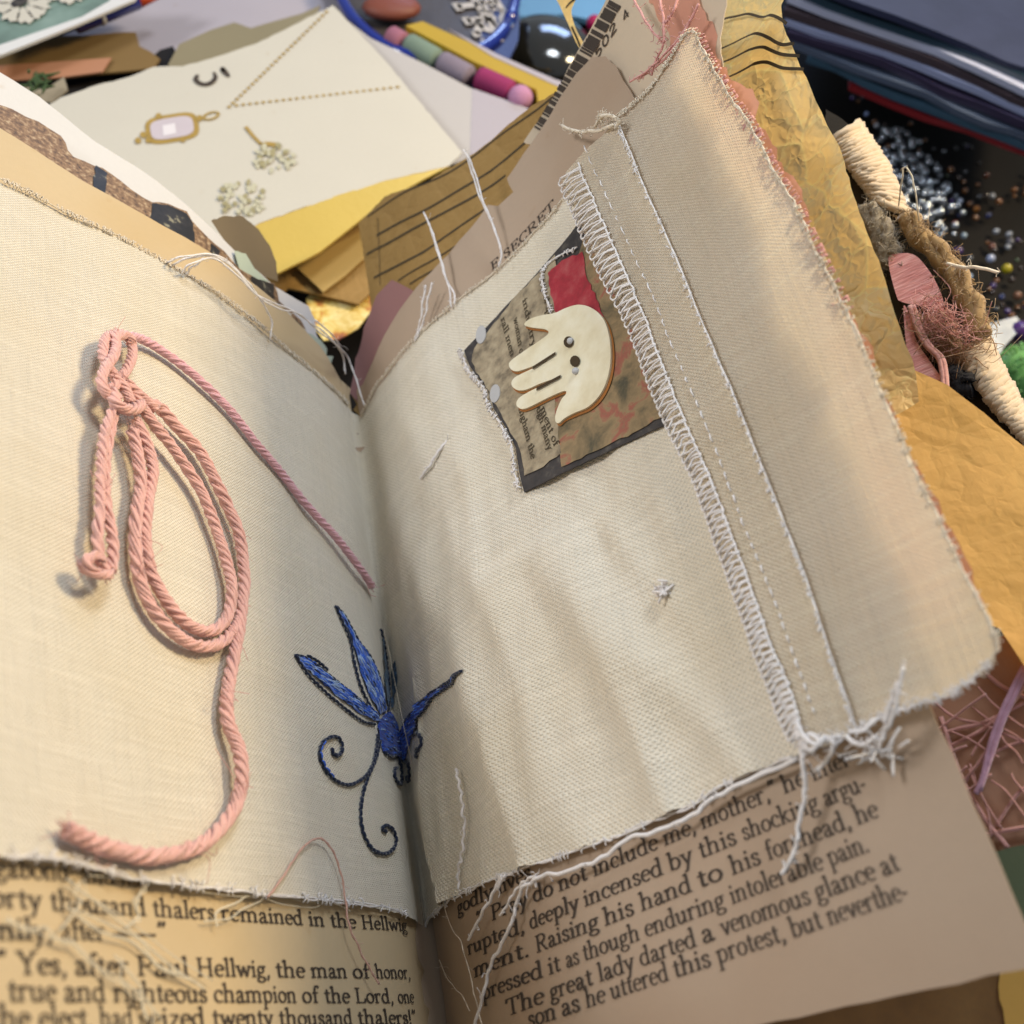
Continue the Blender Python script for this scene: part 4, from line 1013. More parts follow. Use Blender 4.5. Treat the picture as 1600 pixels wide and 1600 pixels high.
twist(b, cordpts([(188, 522, .020), (222, 530, .014), (262, 554, .010), (312, 594, .010), (360, 642, .010), (398, 690, .010), (434, 732, .009), (478, 788, .009), (524, 838, .009), (560, 884, .009), (582, 916, .009)]), RC * .80 * K, 4, 7)
b.build('cord_end', M['pink_cord_pale'], cordo)
b = TB()   # loop, two strands side by side
twist(b, cordpts([(196, 636, .022), (240, 632, .020), (274, 664, .016), (312, 706, .014), (346, 770, .012), (372, 830, .011), (381, 890, .010), (380, 930, .010), (373, 985, .010), (362, 1042, .010), (354, 1090, .010), (356, 1130, .012), (372, 1168, .016), (378, 1206, .018), (374, 1244, .014), (352, 1284, .010), (322, 1314, .008), (282, 1332, .008), (236, 1338, .008), (190, 1330, .008), (148, 1317, .008), (104, 1297, .008)]), RC * K, 4, 7)
twist(b, cordpts([(205, 610, .026), (240, 662, .022), (276, 708, .018), (312, 764, .014), (338, 826, .012), (354, 880, .011), (362, 920, .014), (356, 962, .010), (334, 984, .008), (304, 982, .008), (276, 960, .009), (248, 920, .010), (232, 882, .012), (226, 830, .016), (232, 780, .020), (238, 730, .022), (228, 690, .024), (212, 656, .024)]), RC * .92 * K, 4, 7)
twist(b, cordpts([(378, 948, .010), (368, 980, .009), (340, 1006, .008), (306, 1008, .008), (272, 990, .009), (240, 954, .010), (218, 906, .012), (212, 850, .016), (214, 800, .020), (220, 760, .022), (216, 716, .024), (206, 672, .024)]), RC * .92 * K, 4, 7)
b.build('cord_loop', M['pink_cord'], cordo)
b = TB()   # knot
twist(b, cordpts([(188, 520, .024), (166, 528, .024), (162, 556, .026), (176, 584, .028), (194, 606, .030), (206, 630, .030)]), RC * .85 * K, 4, 7)
twist(b, cordpts([(205, 528, .022), (206, 556, .022), (196, 580, .026), (180, 600, .028), (168, 612, .028)]), RC * .85 * K, 4, 7)
twist(b, cordpts([(178, 522, .028), (180, 550, .032), (166, 572, .034), (158, 594, .034), (166, 614, .034), (186, 622, .034)]), RC * .85 * K, 4, 7)
twist(b, cordpts([(176, 612, .034), (182, 632, .038), (204, 640, .036), (222, 632, .032)]), RC * .95 * K, 4, 7)
twist(b, cordpts([(196, 598, .030), (222, 620, .028), (244, 640, .024)]), RC * .9 * K, 4, 7)
twist(b, cordpts([(164, 540, .020), (176, 530, .026), (196, 524, .028), (208, 536, .026)]), RC * .8 * K, 4, 7)
b.build('cord_knot', M['pink_cord'], cordo)
b = TB()   # tail with a curled tip
twist(b, cordpts([(182, 632, .028), (174, 664, .024), (166, 706, .022), (164, 750, .022), (168, 800, .022), (176, 850, .022), (174, 892, .022)]), RC * .8 * K, 3, 8)
twist(b, cordpts([(176, 640, .030), (162, 680, .026), (158, 740, .024), (156, 790, .022), (152, 836, .022), (156, 872, .020), (166, 896, .020)]), RC * .8 * K, 3, 8)
twist(b, cordpts([(172, 896, .024), (158, 898, .028), (142, 892, .028), (136, 876, .030), (148, 868, .032), (160, 878, .032)]), RC * .75 * K, 3, 7)
twist(b, cordpts([(142, 894, .022), (130, 886, .022), (128, 880, .022)]), RC * .7 * K, 3, 7)
b.build('cord_tail', M['pink_cord'], cordo)
b = TB(); rr = random.Random(11)   # stray fibres
for (x, y) in [(180, 522), (165, 590), (205, 640), (370, 850), (378, 1000), (356, 1100), (374, 1230), (300, 1328), (150, 1318), (225, 880), (160, 760), (150, 880), (104, 1298), (582, 916)] * 4:
    p = W.at(x + rr.uniform(-12, 12), y + rr.uniform(-12, 12), .016); d = np.array([rr.gauss(0, 1) for _ in range(3)]) * .007 * K
    b.tube(crom([p, p + d * .5 + np.array([rr.gauss(0, 1) for _ in range(3)]) * .003 * K, p + d], 3), .00022 * K, 3)
tag(b.build('stray_fibre', M['pale_pink'], cordo), kind='stuff')

# ================================================================== loose threads
def thread(label, paths, r, mat, name='loose_thread', group='loose threads on the pages', surf=W, wig=0, sides=5, fluff=0, seed=1):
    b = TB(); rr = random.Random(seed)
    for pts in paths:
        P = [surf.at(p[0], p[1], p[2] if len(p) > 2 else .0045) for p in pts]
        Q = crom(P, 8)
        Q = [q + np.array([noise.noise(Vector((i * .21, seed, c * 7.0))) for c in range(3)]) * .0016 * K * math.sin(math.pi * i / (len(Q) - 1)) for i, q in enumerate(Q)]
        if wig:
            Q = [q + np.array([math.sin(i * 1.1), math.cos(i * 1.3), math.sin(i * .9 + 1)]) * wig * K for i, q in enumerate(Q)]
        b.tube(Q, r * K, sides, (1, .8))
        if wig == 0 and fluff == 0:
            Q2 = [q + np.array([math.sin(i * .8), math.cos(i * .8), 0]) * r * K * .8 for i, q in enumerate(Q)]
            b.tube(Q2, r * K * .6, 4)
        for _ in range(fluff + 5):
            q = Q[rr.randrange(len(Q))]; d = np.array([rr.gauss(0, 1) for _ in range(3)]) * .0028 * K
            b.tube(crom([q, q + d * .6 + np.array([rr.gauss(0, 1) for _ in range(3)]) * .0012 * K, q + d], 3), r * K * .25, 3)
    return tag(b.build(name, mat), label, 'thread', group)
thread('bundle of white threads arching over the top edge of the left cloth', [[(262, 410, .004), (282, 402, .02), (325, 397, .03), (355, 408, .032), (388, 442, .03), (408, 470, .025), (424, 500, .012), (422, 532, .004)],
        [(270, 414, .004), (292, 404, .02), (332, 400, .03), (366, 420, .032), (402, 462, .03), (436, 482, .03), (470, 492, .026), (500, 520, .024), (528, 540, .022), (544, 560, .02), (556, 592, .012), (569, 634, .004)],
        [(284, 428, .004), (296, 414, .02), (334, 404, .03), (372, 432, .032), (398, 458, .03), (420, 470, .028), (462, 488, .024), (488, 506, .022), (520, 532, .022), (536, 556, .02), (540, 584, .014)],
        [(290, 430, .004), (300, 418, .016), (318, 404, .024)], [(492, 500, .022), (516, 520, .022), (532, 540, .02)]], .0009, M['white_thread'], seed=1)
thread('twisted white thread rising from the right cloth beside the printed header', [[(724, 234, .03), (734, 250, .028), (744, 276, .024), (752, 306, .02), (764, 336, .016), (776, 366, .01), (783, 396, .006), (779, 418, .004)], [(730, 246, .028), (741, 282, .024), (755, 320, .018), (770, 352, .013), (783, 392, .007), (779, 418, .004)]], .0009, M['white_thread'], seed=2)
thread('pair of white threads between the pink tab and the taller thread', [[(662, 332, .02), (674, 358, .018), (684, 390, .014), (694, 424, .01), (702, 452, .006), (705, 480, .004)], [(672, 356, .018), (686, 400, .012), (697, 436, .008), (710, 460, .005), (710, 476, .004)]], .0009, M['white_thread'], seed=3)
thread('short forked white thread just right of the pink tab', [[(665, 446, .014), (660, 478, .01), (655, 508, .006), (648, 534, .003)], [(675, 442, .014), (668, 472, .01), (662, 500, .006), (651, 530, .003)]], .0009, M['white_thread'], seed=4)
thread('short stitch of white thread lying left of the picture card', [[(699, 689, .004), (688, 702, .006), (678, 718, .006), (668, 732, .006), (657, 747, .004)]], .0015, M['white_thread'], wig=.0003, seed=5)
thread('crinkled white thread on the right cloth below the embroidered flower', [[(712, 1203), (717, 1224), (722, 1250), (725, 1280), (724, 1310), (721, 1340), (716, 1364), (717, 1388)]], .0012, M['white_thread'], wig=.0007, seed=6)
thread('long loose white thread trailing from the cloth hem down the printed page', [[(1246, 1186, .006), (1160, 1224, .006), (1108, 1252, .006), (1082, 1274, .006), (1040, 1294, .006), (985, 1310, .006), (940, 1340, .006), (900, 1358, .006), (850, 1368, .006), (822, 1384, .006), (806, 1412, .005), (802, 1436, .005), (784, 1474, .004), (766, 1510, .004), (756, 1550, .004), (742, 1600, .004), (736, 1640, .004)]], .0014, M['white_thread'], wig=.0003, fluff=14, seed=7)
thread('straight white thread crossing the first printed lines beside the fold', [[(784, 1368), (772, 1392), (758, 1420), (744, 1444), (732, 1468)], [(790, 1368), (776, 1390)]], .0013, M['white_thread'], wig=.0002, seed=8)
thread('curved white thread over the word starting the second printed line', [[(838, 1368), (820, 1376), (806, 1392), (794, 1412), (781, 1430)], [(836, 1368), (837, 1386)]], .0011, M['white_thread'], wig=.0002, seed=9)
thread('hair thin clear thread running down the fold', [[(600, 980, .01), (632, 1140, .008), (652, 1240, .006), (664, 1300, .006), (684, 1380, .006), (704, 1446, .004), (722, 1476, .004), (736, 1530, .004), (744, 1566, .004), (756, 1610, .004)], [(686, 1500, .003), (700, 1530, .003), (722, 1556, .003), (734, 1580, .003)]], .00035, M['cream_thread'], seed=10, sides=3)
thread('curled white thread with red flecks at the foot of the left page', [[(418, 1402), (440, 1374), (456, 1348), (474, 1324), (494, 1310), (512, 1318), (526, 1344), (535, 1376), (540, 1410), (546, 1446), (560, 1480), (576, 1510), (592, 1538)]], .0007, yarn('flecked_thread', (214, 170, 150), .4, .2, 14), seed=11)
thread('knotted white overlock thread tail hanging over the printed page', [[(1244, 1134, .020), (1250, 1166, .020), (1254, 1196, .018), (1258, 1226, .014), (1254, 1256, .012), (1248, 1290, .010), (1244, 1320, .008), (1234, 1346, .006), (1221, 1366, .005)], [(1244, 1128, .024), (1256, 1150, .026), (1276, 1164, .026), (1290, 1152, .024), (1302, 1164, .022), (1296, 1182, .016), (1284, 1196, .01), (1272, 1206, .008)],
        [(1250, 1144, .022), (1264, 1172, .024), (1280, 1158, .026), (1262, 1148, .024), (1252, 1164, .024), (1272, 1178, .022)], [(1290, 1160, .02), (1312, 1150, .02), (1300, 1172, .018)]], .0014, M['white_thread'], fluff=12, seed=12)
thread('white thread end standing up at the foot of the hem flap', [[(1322, 1150, .018), (1334, 1160, .020), (1350, 1164, .020), (1364, 1154, .022), (1378, 1152, .022), (1392, 1128, .024), (1402, 1090, .028), (1412, 1042, .032)], [(1382, 1128, .024), (1392, 1096, .026), (1402, 1066, .028)], [(1326, 1144, .016), (1350, 1140, .016), (1372, 1122, .016)]], .0012, M['white_thread'], fluff=5, seed=13)
thread('frayed cream thread end at the top corner of the hem flap', [[(962, 200, .014), (966, 190, .018), (954, 180, .020), (938, 184, .018), (930, 198, .012)], [(958, 196, .016), (934, 204, .014), (910, 206, .012), (890, 202, .012), (878, 196, .012)], [(950, 184, .018), (938, 180, .018), (944, 196, .014)]], .0016, M['cream_thread'], fluff=26, seed=14)
thread('tangle of pale pink threads at the top edge of the barcode page', [[(986, -10, .006), (1002, 22, .008), (1020, 48, .008), (1034, 66, .008)], [(1062, -14, .008), (1052, 18, .010), (1038, 40, .010), (1036, 70, .008), (1024, 96, .006), (1018, 118, .004)], [(1030, -8, .008), (1036, 30, .012), (1038, 66, .01)], [(1092, 6, .008), (1072, 44, .006), (1040, 84, .006), (1012, 110, .006), (984, 128, .004)], [(1080, 30, .006), (1060, 66, .006), (1026, 104, .004), (996, 124, .004)]], .0011, M['pale_pink'], fluff=20, seed=15)
fl_ = TB(); rr = random.Random(2)
for _ in range(26):
    p = W.at(1372 + rr.gauss(0, 14), 1172 + rr.gauss(0, 6), .004); d = np.array([rr.gauss(0, 1) for _ in range(3)]) * .005 * K
    fl_.tube(crom([p, p + d + np.array([0, 0, .003]) * K, p + d * .4], 3), .0008 * K, 3)
tag(fl_.build('lint_speck', M['white_thread']), 'tuft of white lint on the printed page below the flap', 'lint')
kn = TB(); rr = random.Random(3)
for _ in range(16):
    p = W.at(1035 + rr.gauss(0, 3.5), 922 + rr.gauss(0, 3.5), .004); q = [p + np.array([rr.gauss(0, 1) for _ in range(3)]) * .0022 * K for _ in range(4)]
    kn.tube(crom(q, 4), .0009 * K, 4)
for _ in range(14):
    p = W.at(1035, 922, .005); d = np.array([rr.gauss(0, 1) for _ in range(3)]) * .0045 * K
    kn.tube(crom([p, p + d * .6 + np.array([rr.gauss(0, 1) for _ in range(3)]) * .001 * K, p + d], 3), .00025 * K, 3)
tag(kn.build('thread_knot', M['white_thread']), 'tiny white thread knot in the middle of the right cloth', 'knot')
wb = TB(); rr = random.Random(21)
for (x0, y0, x1, y1) in ((112, 1382, 330, 1540), (118, 1420, 300, 1530), (150, 1362, 420, 1402), (0, 1440, 120, 1475), (190, 1500, 240, 1600), (130, 1380, 100, 1450), (240, 1380, 200, 1450), (330, 1440, 420, 1392), (100, 1470, 240, 1590), (420, 1404, 540, 1418)):
    for _ in range(2):
        pts = [W.at(x0 + (x1 - x0) * u + rr.uniform(-14, 14), y0 + (y1 - y0) * u + rr.uniform(-9, 9), .0002 + .0006 * rr.random()) for u in (0, .25, .5, .75, 1)]
        wb.tube(crom(pts, 6), 0.0006 * K * rr.uniform(.5, 1.3), 4)
tag(wb.build('thread_wisp', paper('sheer_wisp', (238, 228, 204), .03, 0, alpha=.42)), 'sheer cream thread wisps over the left printed lines', 'thread')
thread('wiry hair loop standing up beside the yarn bound cover', [[(1404, 322, .03), (1408, 290, .05), (1412, 262, .06), (1422, 270, .06), (1430, 300, .05), (1436, 345, .03)]], .0006, M['cream_thread'], name='fibre_loop', surf=T33, seed=16)
thread('stiff jute strand sticking out to the right of the cover', [[(1480, 412, .03), (1506, 418, .035), (1530, 418, .038), (1560, 426, .04)]], .0016, M['cream_thread'], name='fibre_strand', surf=T33, fluff=8, seed=17)

# ================================================================== the clutter behind
nk = empty('necklace_card', 'ivory jewellery card printed with a necklace and a gold lower edge', 'card')
ZC = -.03
slab('card_sheet', ZC, M['card'], [(40, 190), (95, 152), (150, 133), (200, 121), (240, 105), (285, 104), (340, 88), (400, 68), (460, 38), (520, 8), (560, 50), (600, 93), (722, 238), (702, 259), (605, 281), (500, 315), (405, 349), (300, 420), (120, 330)], parent=nk, wave=.0012, jit=.001, edge=.01)
slab('gold_edge', ZC - .0005, plain('gold_foil', (214, 182, 92), .42, .08, 5, metal=.35), [(703, 259), (660, 268), (605, 281), (550, 298), (500, 315), (405, 349), (370, 362), (380, 430), (432, 428), (500, 393), (577, 332), (640, 292)], parent=nk, thick=.003, jit=.0008)
gold = plain('printed_gold', (158, 130, 66), .5, .25, 30); ZP = .0014
PCARD = plane(ZC)
def cline(pts, w, mat, name, r=1, smooth=True):
    P = crom([np.array(PCARD.pix(x, y)) for x, y in pts], 6) if smooth else [np.array(PCARD.pix(x, y)) for x, y in pts]
    return ribbons_sv(PCARD, [P], w, ZP, name, mat, nk)
V, F = [], []
def chain(p, q, n):
    for i in range(n):
        a = np.array(PCARD.pix(*between(p, q, i / n))); c_ = np.array(PCARD.pix(*between(p, q, (i + .72) / n)))
        d = (c_ - a); L = np.linalg.norm(d); d /= L; m = np.array([-d[1], d[0]]) * .0032; k = len(V)
        for z_ in (a, a + d * L * .5 + m, c_, a + d * L * .5 - m): V.append(PCARD.pos(z_[0], z_[1], ZP))
        F.append((k, k + 1, k + 2, k + 3))
chain((356, 170), (514, 16), 26); chain((366, 166), (596, 140), 22); chain((596, 140), (628, 136), 3)
from_data('printed_chain', V, F, gold, nk)
def ring(c, rx, ry, rot, w, n=28):
    ca, sa = math.cos(rot), math.sin(rot)
    return [(c[0] + (rx * math.cos(t)) * ca - ry * math.sin(t) * sa, c[1] + rx * math.cos(t) * sa + ry * math.sin(t) * ca) for t in np.linspace(0, 2 * math.pi, n)]
cline(ring((330, 182), 12, 5, -.3, 0), .0035, gold, 'printed_link')
def cardshape(name, pts, mat, dh=0):
    return sheet(name, PCARD, pts, ZP + dh, mat, nk, hb=0, step=.03, edge=.006)
def sq(c, rx, ry, rot, e=.55, n=26):
    o_ = []
    for t in np.linspace(0, 2 * math.pi, n, endpoint=False):
        x = rx * math.copysign(abs(math.cos(t)) ** e, math.cos(t)); y = ry * math.copysign(abs(math.sin(t)) ** e, math.sin(t))
        o_.append((c[0] + x * math.cos(rot) - y * math.sin(rot), c[1] + x * math.sin(rot) + y * math.cos(rot)))
    return o_
cardshape('printed_pendant', sq((269, 201), 42, 22, -.16), gold, -.0006)
cardshape('printed_stone', sq((269, 201), 34, 16, -.16), plain('printed_quartz', (188, 176, 180), .4, .08, 12), 0)
cardshape('stone_facet', [(254, 198), (274, 194), (276, 210), (256, 214)], plain('printed_facet', (214, 206, 206), .4, .03, 12), .0004)
for c_ in ((216, 221), (224, 212), (232, 220), (248, 183), (286, 219), (312, 186)): cardshape('pendant_bead', ring(c_, 5, 5, 0, 0, 10)[:-1], gold, .0002)
cline([(384, 199), (396, 214), (408, 226)], .005, gold, 'printed_pin')
pl_ = paper('printed_petal', (186, 180, 154), .15); pd_ = plain('printed_petal_shade', (150, 140, 104), .6, .2, 20)
rr = random.Random(6)
for (cx, cy, rx, ry, nn_) in ((428, 248, 32, 22, 46), (378, 312, 38, 26, 60)):
    for i in range(nn_):
        t = rr.uniform(0, 6.28); u = math.sqrt(rr.random())
        cardshape('printed_floret', ring((cx + rx * u * math.cos(t), cy + ry * u * math.sin(t)), rr.uniform(3, 6), rr.uniform(2.5, 4.5), t, 0, 9)[:-1], pd_ if rr.random() < .3 else pl_, i * .00003)
cline([(408, 228), (420, 226), (432, 228)], .009, gold, 'printed_pin')
def cs(paths, w, name):
    V, F = [], []
    for pts in paths:
        P = crom([np.array(PCARD.pix(x, y)) for x, y in pts], 6); n = len(P); k = len(V)
        for i, p in enumerate(P):
            t = P[min(i + 1, n - 1)] - P[max(0, i - 1)]; t /= np.linalg.norm(t); m = np.array([-t[1], t[0]]) * w * (.35 + .65 * math.sin(math.pi * min(1, .1 + .9 * i / n)))
            for z_ in (p + m, p - m): V.append(PCARD.pos(z_[0], z_[1], ZP))
        F += [(k + 2 * i, k + 2 * i + 1, k + 2 * i + 3, k + 2 * i + 2) for i in range(n - 1)]
    return from_data(name, V, F, M['ink'], nk)
cs([[(309, 118), (306, 125), (312, 131), (322, 133), (332, 129), (337, 121), (334, 114)], [(347, 106), (351, 113), (358, 121)], [(345, 110), (352, 111)]], .0042, 'printed_numeral')

slab('folded_paper', -.055, M['grey_paper'], [(540, 30), (580, 60), (660, 98), (740, 140), (736, 246), (690, 262), (600, 150)], thick=.002, label='grey half of a folded sheet behind the necklace card', cat='paper')  # two flat halves of one sheet; the fold's shade is painted as two tones
slab('folded_paper', -.0545, M['lilac_paper'], [(738, 138), (790, 156), (842, 176), (800, 214), (734, 256)], thick=.002, label='lilac toned half of the folded sheet below the box of pastels', cat='paper')
slab('kraft_envelope', -.075, M['kraft'], [(400, 420), (432, 426), (500, 392), (560, 345), (600, 330), (620, 420), (560, 475), (500, 460), (450, 450), (420, 470)], thick=.003, label='brown kraft envelope just below the gold edge of the card', cat='envelope')
slab('kraft_strip', -.066, paper('kraft_strip_paper', (172, 142, 84), .08), [(462, 416), (500, 394), (566, 360), (572, 400), (540, 430), (505, 456)], thick=.002, label='lighter kraft strip lying across the brown envelope', cat='paper strip')
slab('floral_paper', -.085, M['flower_paper'], [(478, 466), (520, 430), (570, 396), (590, 430), (592, 470), (560, 512), (530, 530), (506, 532), (486, 505)], thick=.002, label='scrap of yellow flower printed paper beside the pink tab', cat='paper')
# greeny magazine top left with white flowers
mg = empty('flower_magazine', 'green printed booklet with white flowers and white border', 'booklet')
slab('cover', -.02, collage('green_print', [(.32, (70, 84, 78)), (.48, (112, 134, 124)), (.64, (142, 162, 152))], .03, 4, .5, .15), [(-40, -40), (205, -40), (170, 2), (128, 26), (0, 70), (-40, 84)], parent=mg, thick=.004)
slab('white_border', -.0195, M['white_paper'], [(-40, 84), (0, 70), (128, 26), (170, 2), (205, -40), (214, -40), (212, -2), (120, 38), (0, 86), (-40, 100)], parent=mg, thick=.004)
rr = random.Random(14)
for k, (cx, cy, n_, R_) in enumerate(((34, 6, 9, 44), (104, -22, 8, 40))):
    for i in range(n_):
        a = 6.28 * i / n_
        flat_print('printed_petal', -.018, M['card'], [(cx + math.cos(a + da) * R_ * q, cy + math.sin(a + da) * R_ * q * .72) for da, q in ((-.1, .2), (-.42, .55), (-.36, .85 + rr.uniform(-.1, .1)), (-.1, 1.0 + rr.uniform(-.1, .15)), (.05, .9), (.2, 1.05 + rr.uniform(-.1, .1)), (.4, .8), (.42, .5), (.1, .2))], mg)
    flat_print('flower_centre', -.0175, M['dark_border'], ring((cx - 4, cy - 2), 14, 7, -.4, 0, 12)[:-1], mg)
b = TB(); PZ = plane(-.035)
b.tube([PZ.at(118, 40, 0), PZ.at(165, 22, 0), PZ.at(214, 2, 0)], .0115 * K, 12); pn = tag(b.build('pen', plain('navy_pen_plastic', (24, 30, 92), .25, .1, 6, coat=.5)), 'navy pen barrel tucked under the flower booklet', 'pen')
b = TB(); b.tube([PZ.at(212, 3, 0), PZ.at(250, -16, 0)], .0105 * K, 12); b.build('pen_cap', plain('orange_cap', (186, 72, 40), .3, .1), pn)
b = TB(); b.tube([PZ.at(154, 27, 0), PZ.at(159, 25, 0)], .0122 * K, 12); b.build('pen_ring', M['silver'], pn)
slab('lilac_sheet', -.10, M['lilac_paper'], [(90, 60), (240, -20), (420, -60), (560, -60), (560, 20), (460, 60), (300, 110), (200, 90)], thick=.002, wave=.01, label='large lilac grey sheet under the pen and card', cat='paper')
slab('brown_paper', -.07, M['brown_paper'], [(-40, 96), (0, 88), (60, 66), (100, 56), (160, 53), (212, 50), (218, 72), (234, 80), (250, 92), (240, 106), (160, 114), (110, 120), (40, 124), (-40, 130)], thick=.003, jit=.002, label='torn brown paper strip below the flower booklet', cat='paper')
slab('salmon_strip', -.064, M['salmon_paper'], [(-40, 106), (0, 102), (90, 96), (174, 90), (160, 112), (100, 120), (40, 124), (-40, 130)], thick=.002, label='salmon paper strip along the torn brown paper', cat='paper strip')
slab('olive_paper', -.075, M['olive_paper'], [(262, 102), (280, 70), (330, 46), (366, 34), (392, 44), (470, 20), (500, 6), (480, 60), (380, 90), (300, 112)], thick=.003, wave=.006, label='olive grey folded paper above the necklace card', cat='paper')
slab('dark_gap_sheet', -.085, M['black'], [(80, 128), (150, 118), (214, 108), (250, 78), (270, 72), (290, 108), (200, 150), (100, 160), (60, 140)], thick=.003, label='dark gap between card and brown paper, painted as a black sheet', cat='paper')  # black sheet painting the shaded gap between the papers
b = TB(); rr = random.Random(5)
for i in range(26):
    p = PZ.at(56 + rr.gauss(0, 9), 134 + rr.gauss(0, 6), .0); d = np.array([rr.gauss(0, 1), rr.gauss(0, 1), .4]) * .012 * K
    b.tube([p, p + d * .5, p + d], .0035 * K, 5, (.4, 1), lambda f: math.sin(math.pi * (.15 + .75 * f)))
tag(b.build('green_sprig', plain('sprig_green', (62, 82, 44), .6, .25)), 'small green leaf sprig beside the salmon strip', 'sprig')
slab('beige_scrap', -.06, paper('beige_scrap_paper', (150, 138, 116), .1), [(30, 132), (70, 140), (100, 120), (106, 140), (80, 160), (60, 158)], thick=.002, label='beige paper scrap under the green sprig', cat='paper')

# box of pastels
bx = empty('pastel_box', 'navy box with yellow rim holding a row of pastel sticks', 'box')
slab('tray', -.075, plain('navy_card', (22, 24, 52), .6, .15), [(595, 70), (640, 44), (846, 140), (836, 184), (820, 186), (700, 130)], thick=.05, parent=bx)
slab('yellow_rim', -.045, plain('yellow_card', (170, 140, 36), .6, .08), [(634, 40), (660, 33), (760, 78), (872, 130), (876, 146), (842, 165), (838, 140), (740, 96)], thick=.03, parent=bx)
slab('lilac_edge', -.044, M['lilac_paper'], [(700, 44), (780, 86), (868, 124), (880, 128), (876, 136), (866, 132), (770, 88)], thick=.004, parent=bx)
PB_ = plane(-.06)
for (p, q, col, nm) in (((610, 58), (630, 70), (150, 96, 112), 'dusty rose'), ((638, 70), (684, 96), (116, 132, 116), 'mint green'), ((690, 98), (734, 122), (128, 116, 128), 'lilac grey'), ((748, 122), (800, 146), (140, 44, 88), 'magenta')):
    b = TB(); a_, c_ = PB_.at(*p, 0), PB_.at(*q, 0); b.tube([a_, a_ * .9 + c_ * .1, a_ * .1 + c_ * .9, c_], .0185 * K, 14, (1, 1), lambda f: 1 if .05 < f < .95 else .9)
    tag(b.build('pastel_stick', plain('pastel_' + nm.replace(' ', '_'), col, .8, .12, 20)), nm + ' pastel stick in the navy box', 'pastel', 'pastel sticks in the box')
b = TB(); b.blob(PB_.at(813, 154, .004), .0195 * K, 20); tag(b.build('pastel_stick', plain('pastel_pink', (180, 128, 158), .8, .08, 20)), 'round pink pastel end at the corner of the navy box', 'pastel', 'pastel sticks in the box')
# round blue packet with lettering
pk = empty('blue_packet', 'round dark blue plastic lid with white letters', 'lid')
PK = plane(-.07, (0, .0))
slab('face', -.07, plain('dark_grey_print', (66, 60, 58), .4, .2, 3), ring((660, -40), 146, 118, .45, 0, 40)[:-1], parent=pk, thick=.10)
slab('blue_panel', -.068, plain('navy_print', (22, 28, 78), .35, .2, 3), [(740, -40), (800, -40), (812, 20), (810, 62), (796, 92), (770, 84), (748, 70), (752, 30)], parent=pk, thick=.006)
b = TB(); rp_ = [PK.at(x, y, .006) for x, y in ring((664, -36), 148, 124, .5, 0, 60)]
b.tube(rp_, .010 * K, 10); b.build('rim', plain('blue_gloss_rim', (24, 42, 128), .15, .1, 3, coat=1.0), pk)
acc = ([], [])
for t_, a_, b_, x_ in (('STRI', (690, -22), (757, 76), .024), ('ES', (748, 0), (778, 50), .018)):
    type_line(acc, PK, t_, PK.pix(*a_), PK.pix(*b_), x_, .004, thick=.62, mono=True)
from_data('lettering', acc[0], acc[1], M['grey_paper'], pk)
slab('pale_blue_tray', -.16, plain('pale_blue_plastic', (92, 140, 176), .4, .05), [(770, -60), (1000, -60), (1000, 10), (930, 32), (880, 22), (800, 26)], thick=.01, label='pale blue plastic tray at the far edge', cat='tray')
b = TB(); b.blob(plane(-.14).at(855, 80, 0), .085 * K, 28, (1, 1, .55)); tag(b.build('dark_bottle', plain('dark_bottle_glass', (30, 28, 24), .12, .3, 4, coat=1.0, spec=.6)), 'dark glossy rounded bottle behind the pastel box', 'bottle')
b = TB(); b.blob(plane(-.13).at(928, 36, 0), .014 * K, 12); tag(b.build('magenta_bead', plain('magenta_gloss', (160, 26, 80), .3, .1)), 'magenta bead beside the barcode page', 'bead')
b = TB(); b.blob(plane(-.05).at(612, 12, 0), .03 * K, 16, (1.6, 1, .5)); tag(b.build('rust_cap', plain('rust_cap_plastic', (120, 66, 52), .5, .1)), 'rust coloured cap beyond the top corner of the necklace card', 'cap')

# stack of magazines at the upper right
specs = [(.060, [(1262, -22), (1400, 30), (1640, 108)], (46, 50, 74), .30, 'dark blue glossy magazine topmost of the stack at the upper right'),
         (.046, [(1246, -16), (1400, 40), (1640, 132)], (40, 60, 74), .25, 'teal magazine directly under the dark blue one'),
         (.034, [(1232, -4), (1400, 56), (1640, 156)], (176, 180, 204), .22, 'pale silver magazine with a bright edge in the stack'),
         (.022, [(1226, 12), (1400, 74), (1640, 170)], (70, 60, 66), .25, 'dull brown magazine below the silver one'),
         (.010, [(1228, 26), (1380, 80), (1640, 186)], (150, 158, 192), .22, 'lavender magazine in the middle of the stack'),
         (-.004, [(1232, 46), (1380, 98), (1640, 206)], (54, 48, 70), .25, 'dark purple magazine low in the stack'),
         (-.020, [(1240, 66), (1400, 130), (1640, 226)], (78, 88, 108), .25, 'slate blue magazine low in the stack'),
         (-.036, [(1262, 92), (1310, 104), (1450, 166), (1640, 242)], (58, 84, 104), .25, 'steel blue magazine near the bottom of the stack'),
         (-.050, [(1330, 130), (1450, 180), (1640, 250)], (120, 30, 36), .3, 'red covered magazine at the bottom of the stack')]
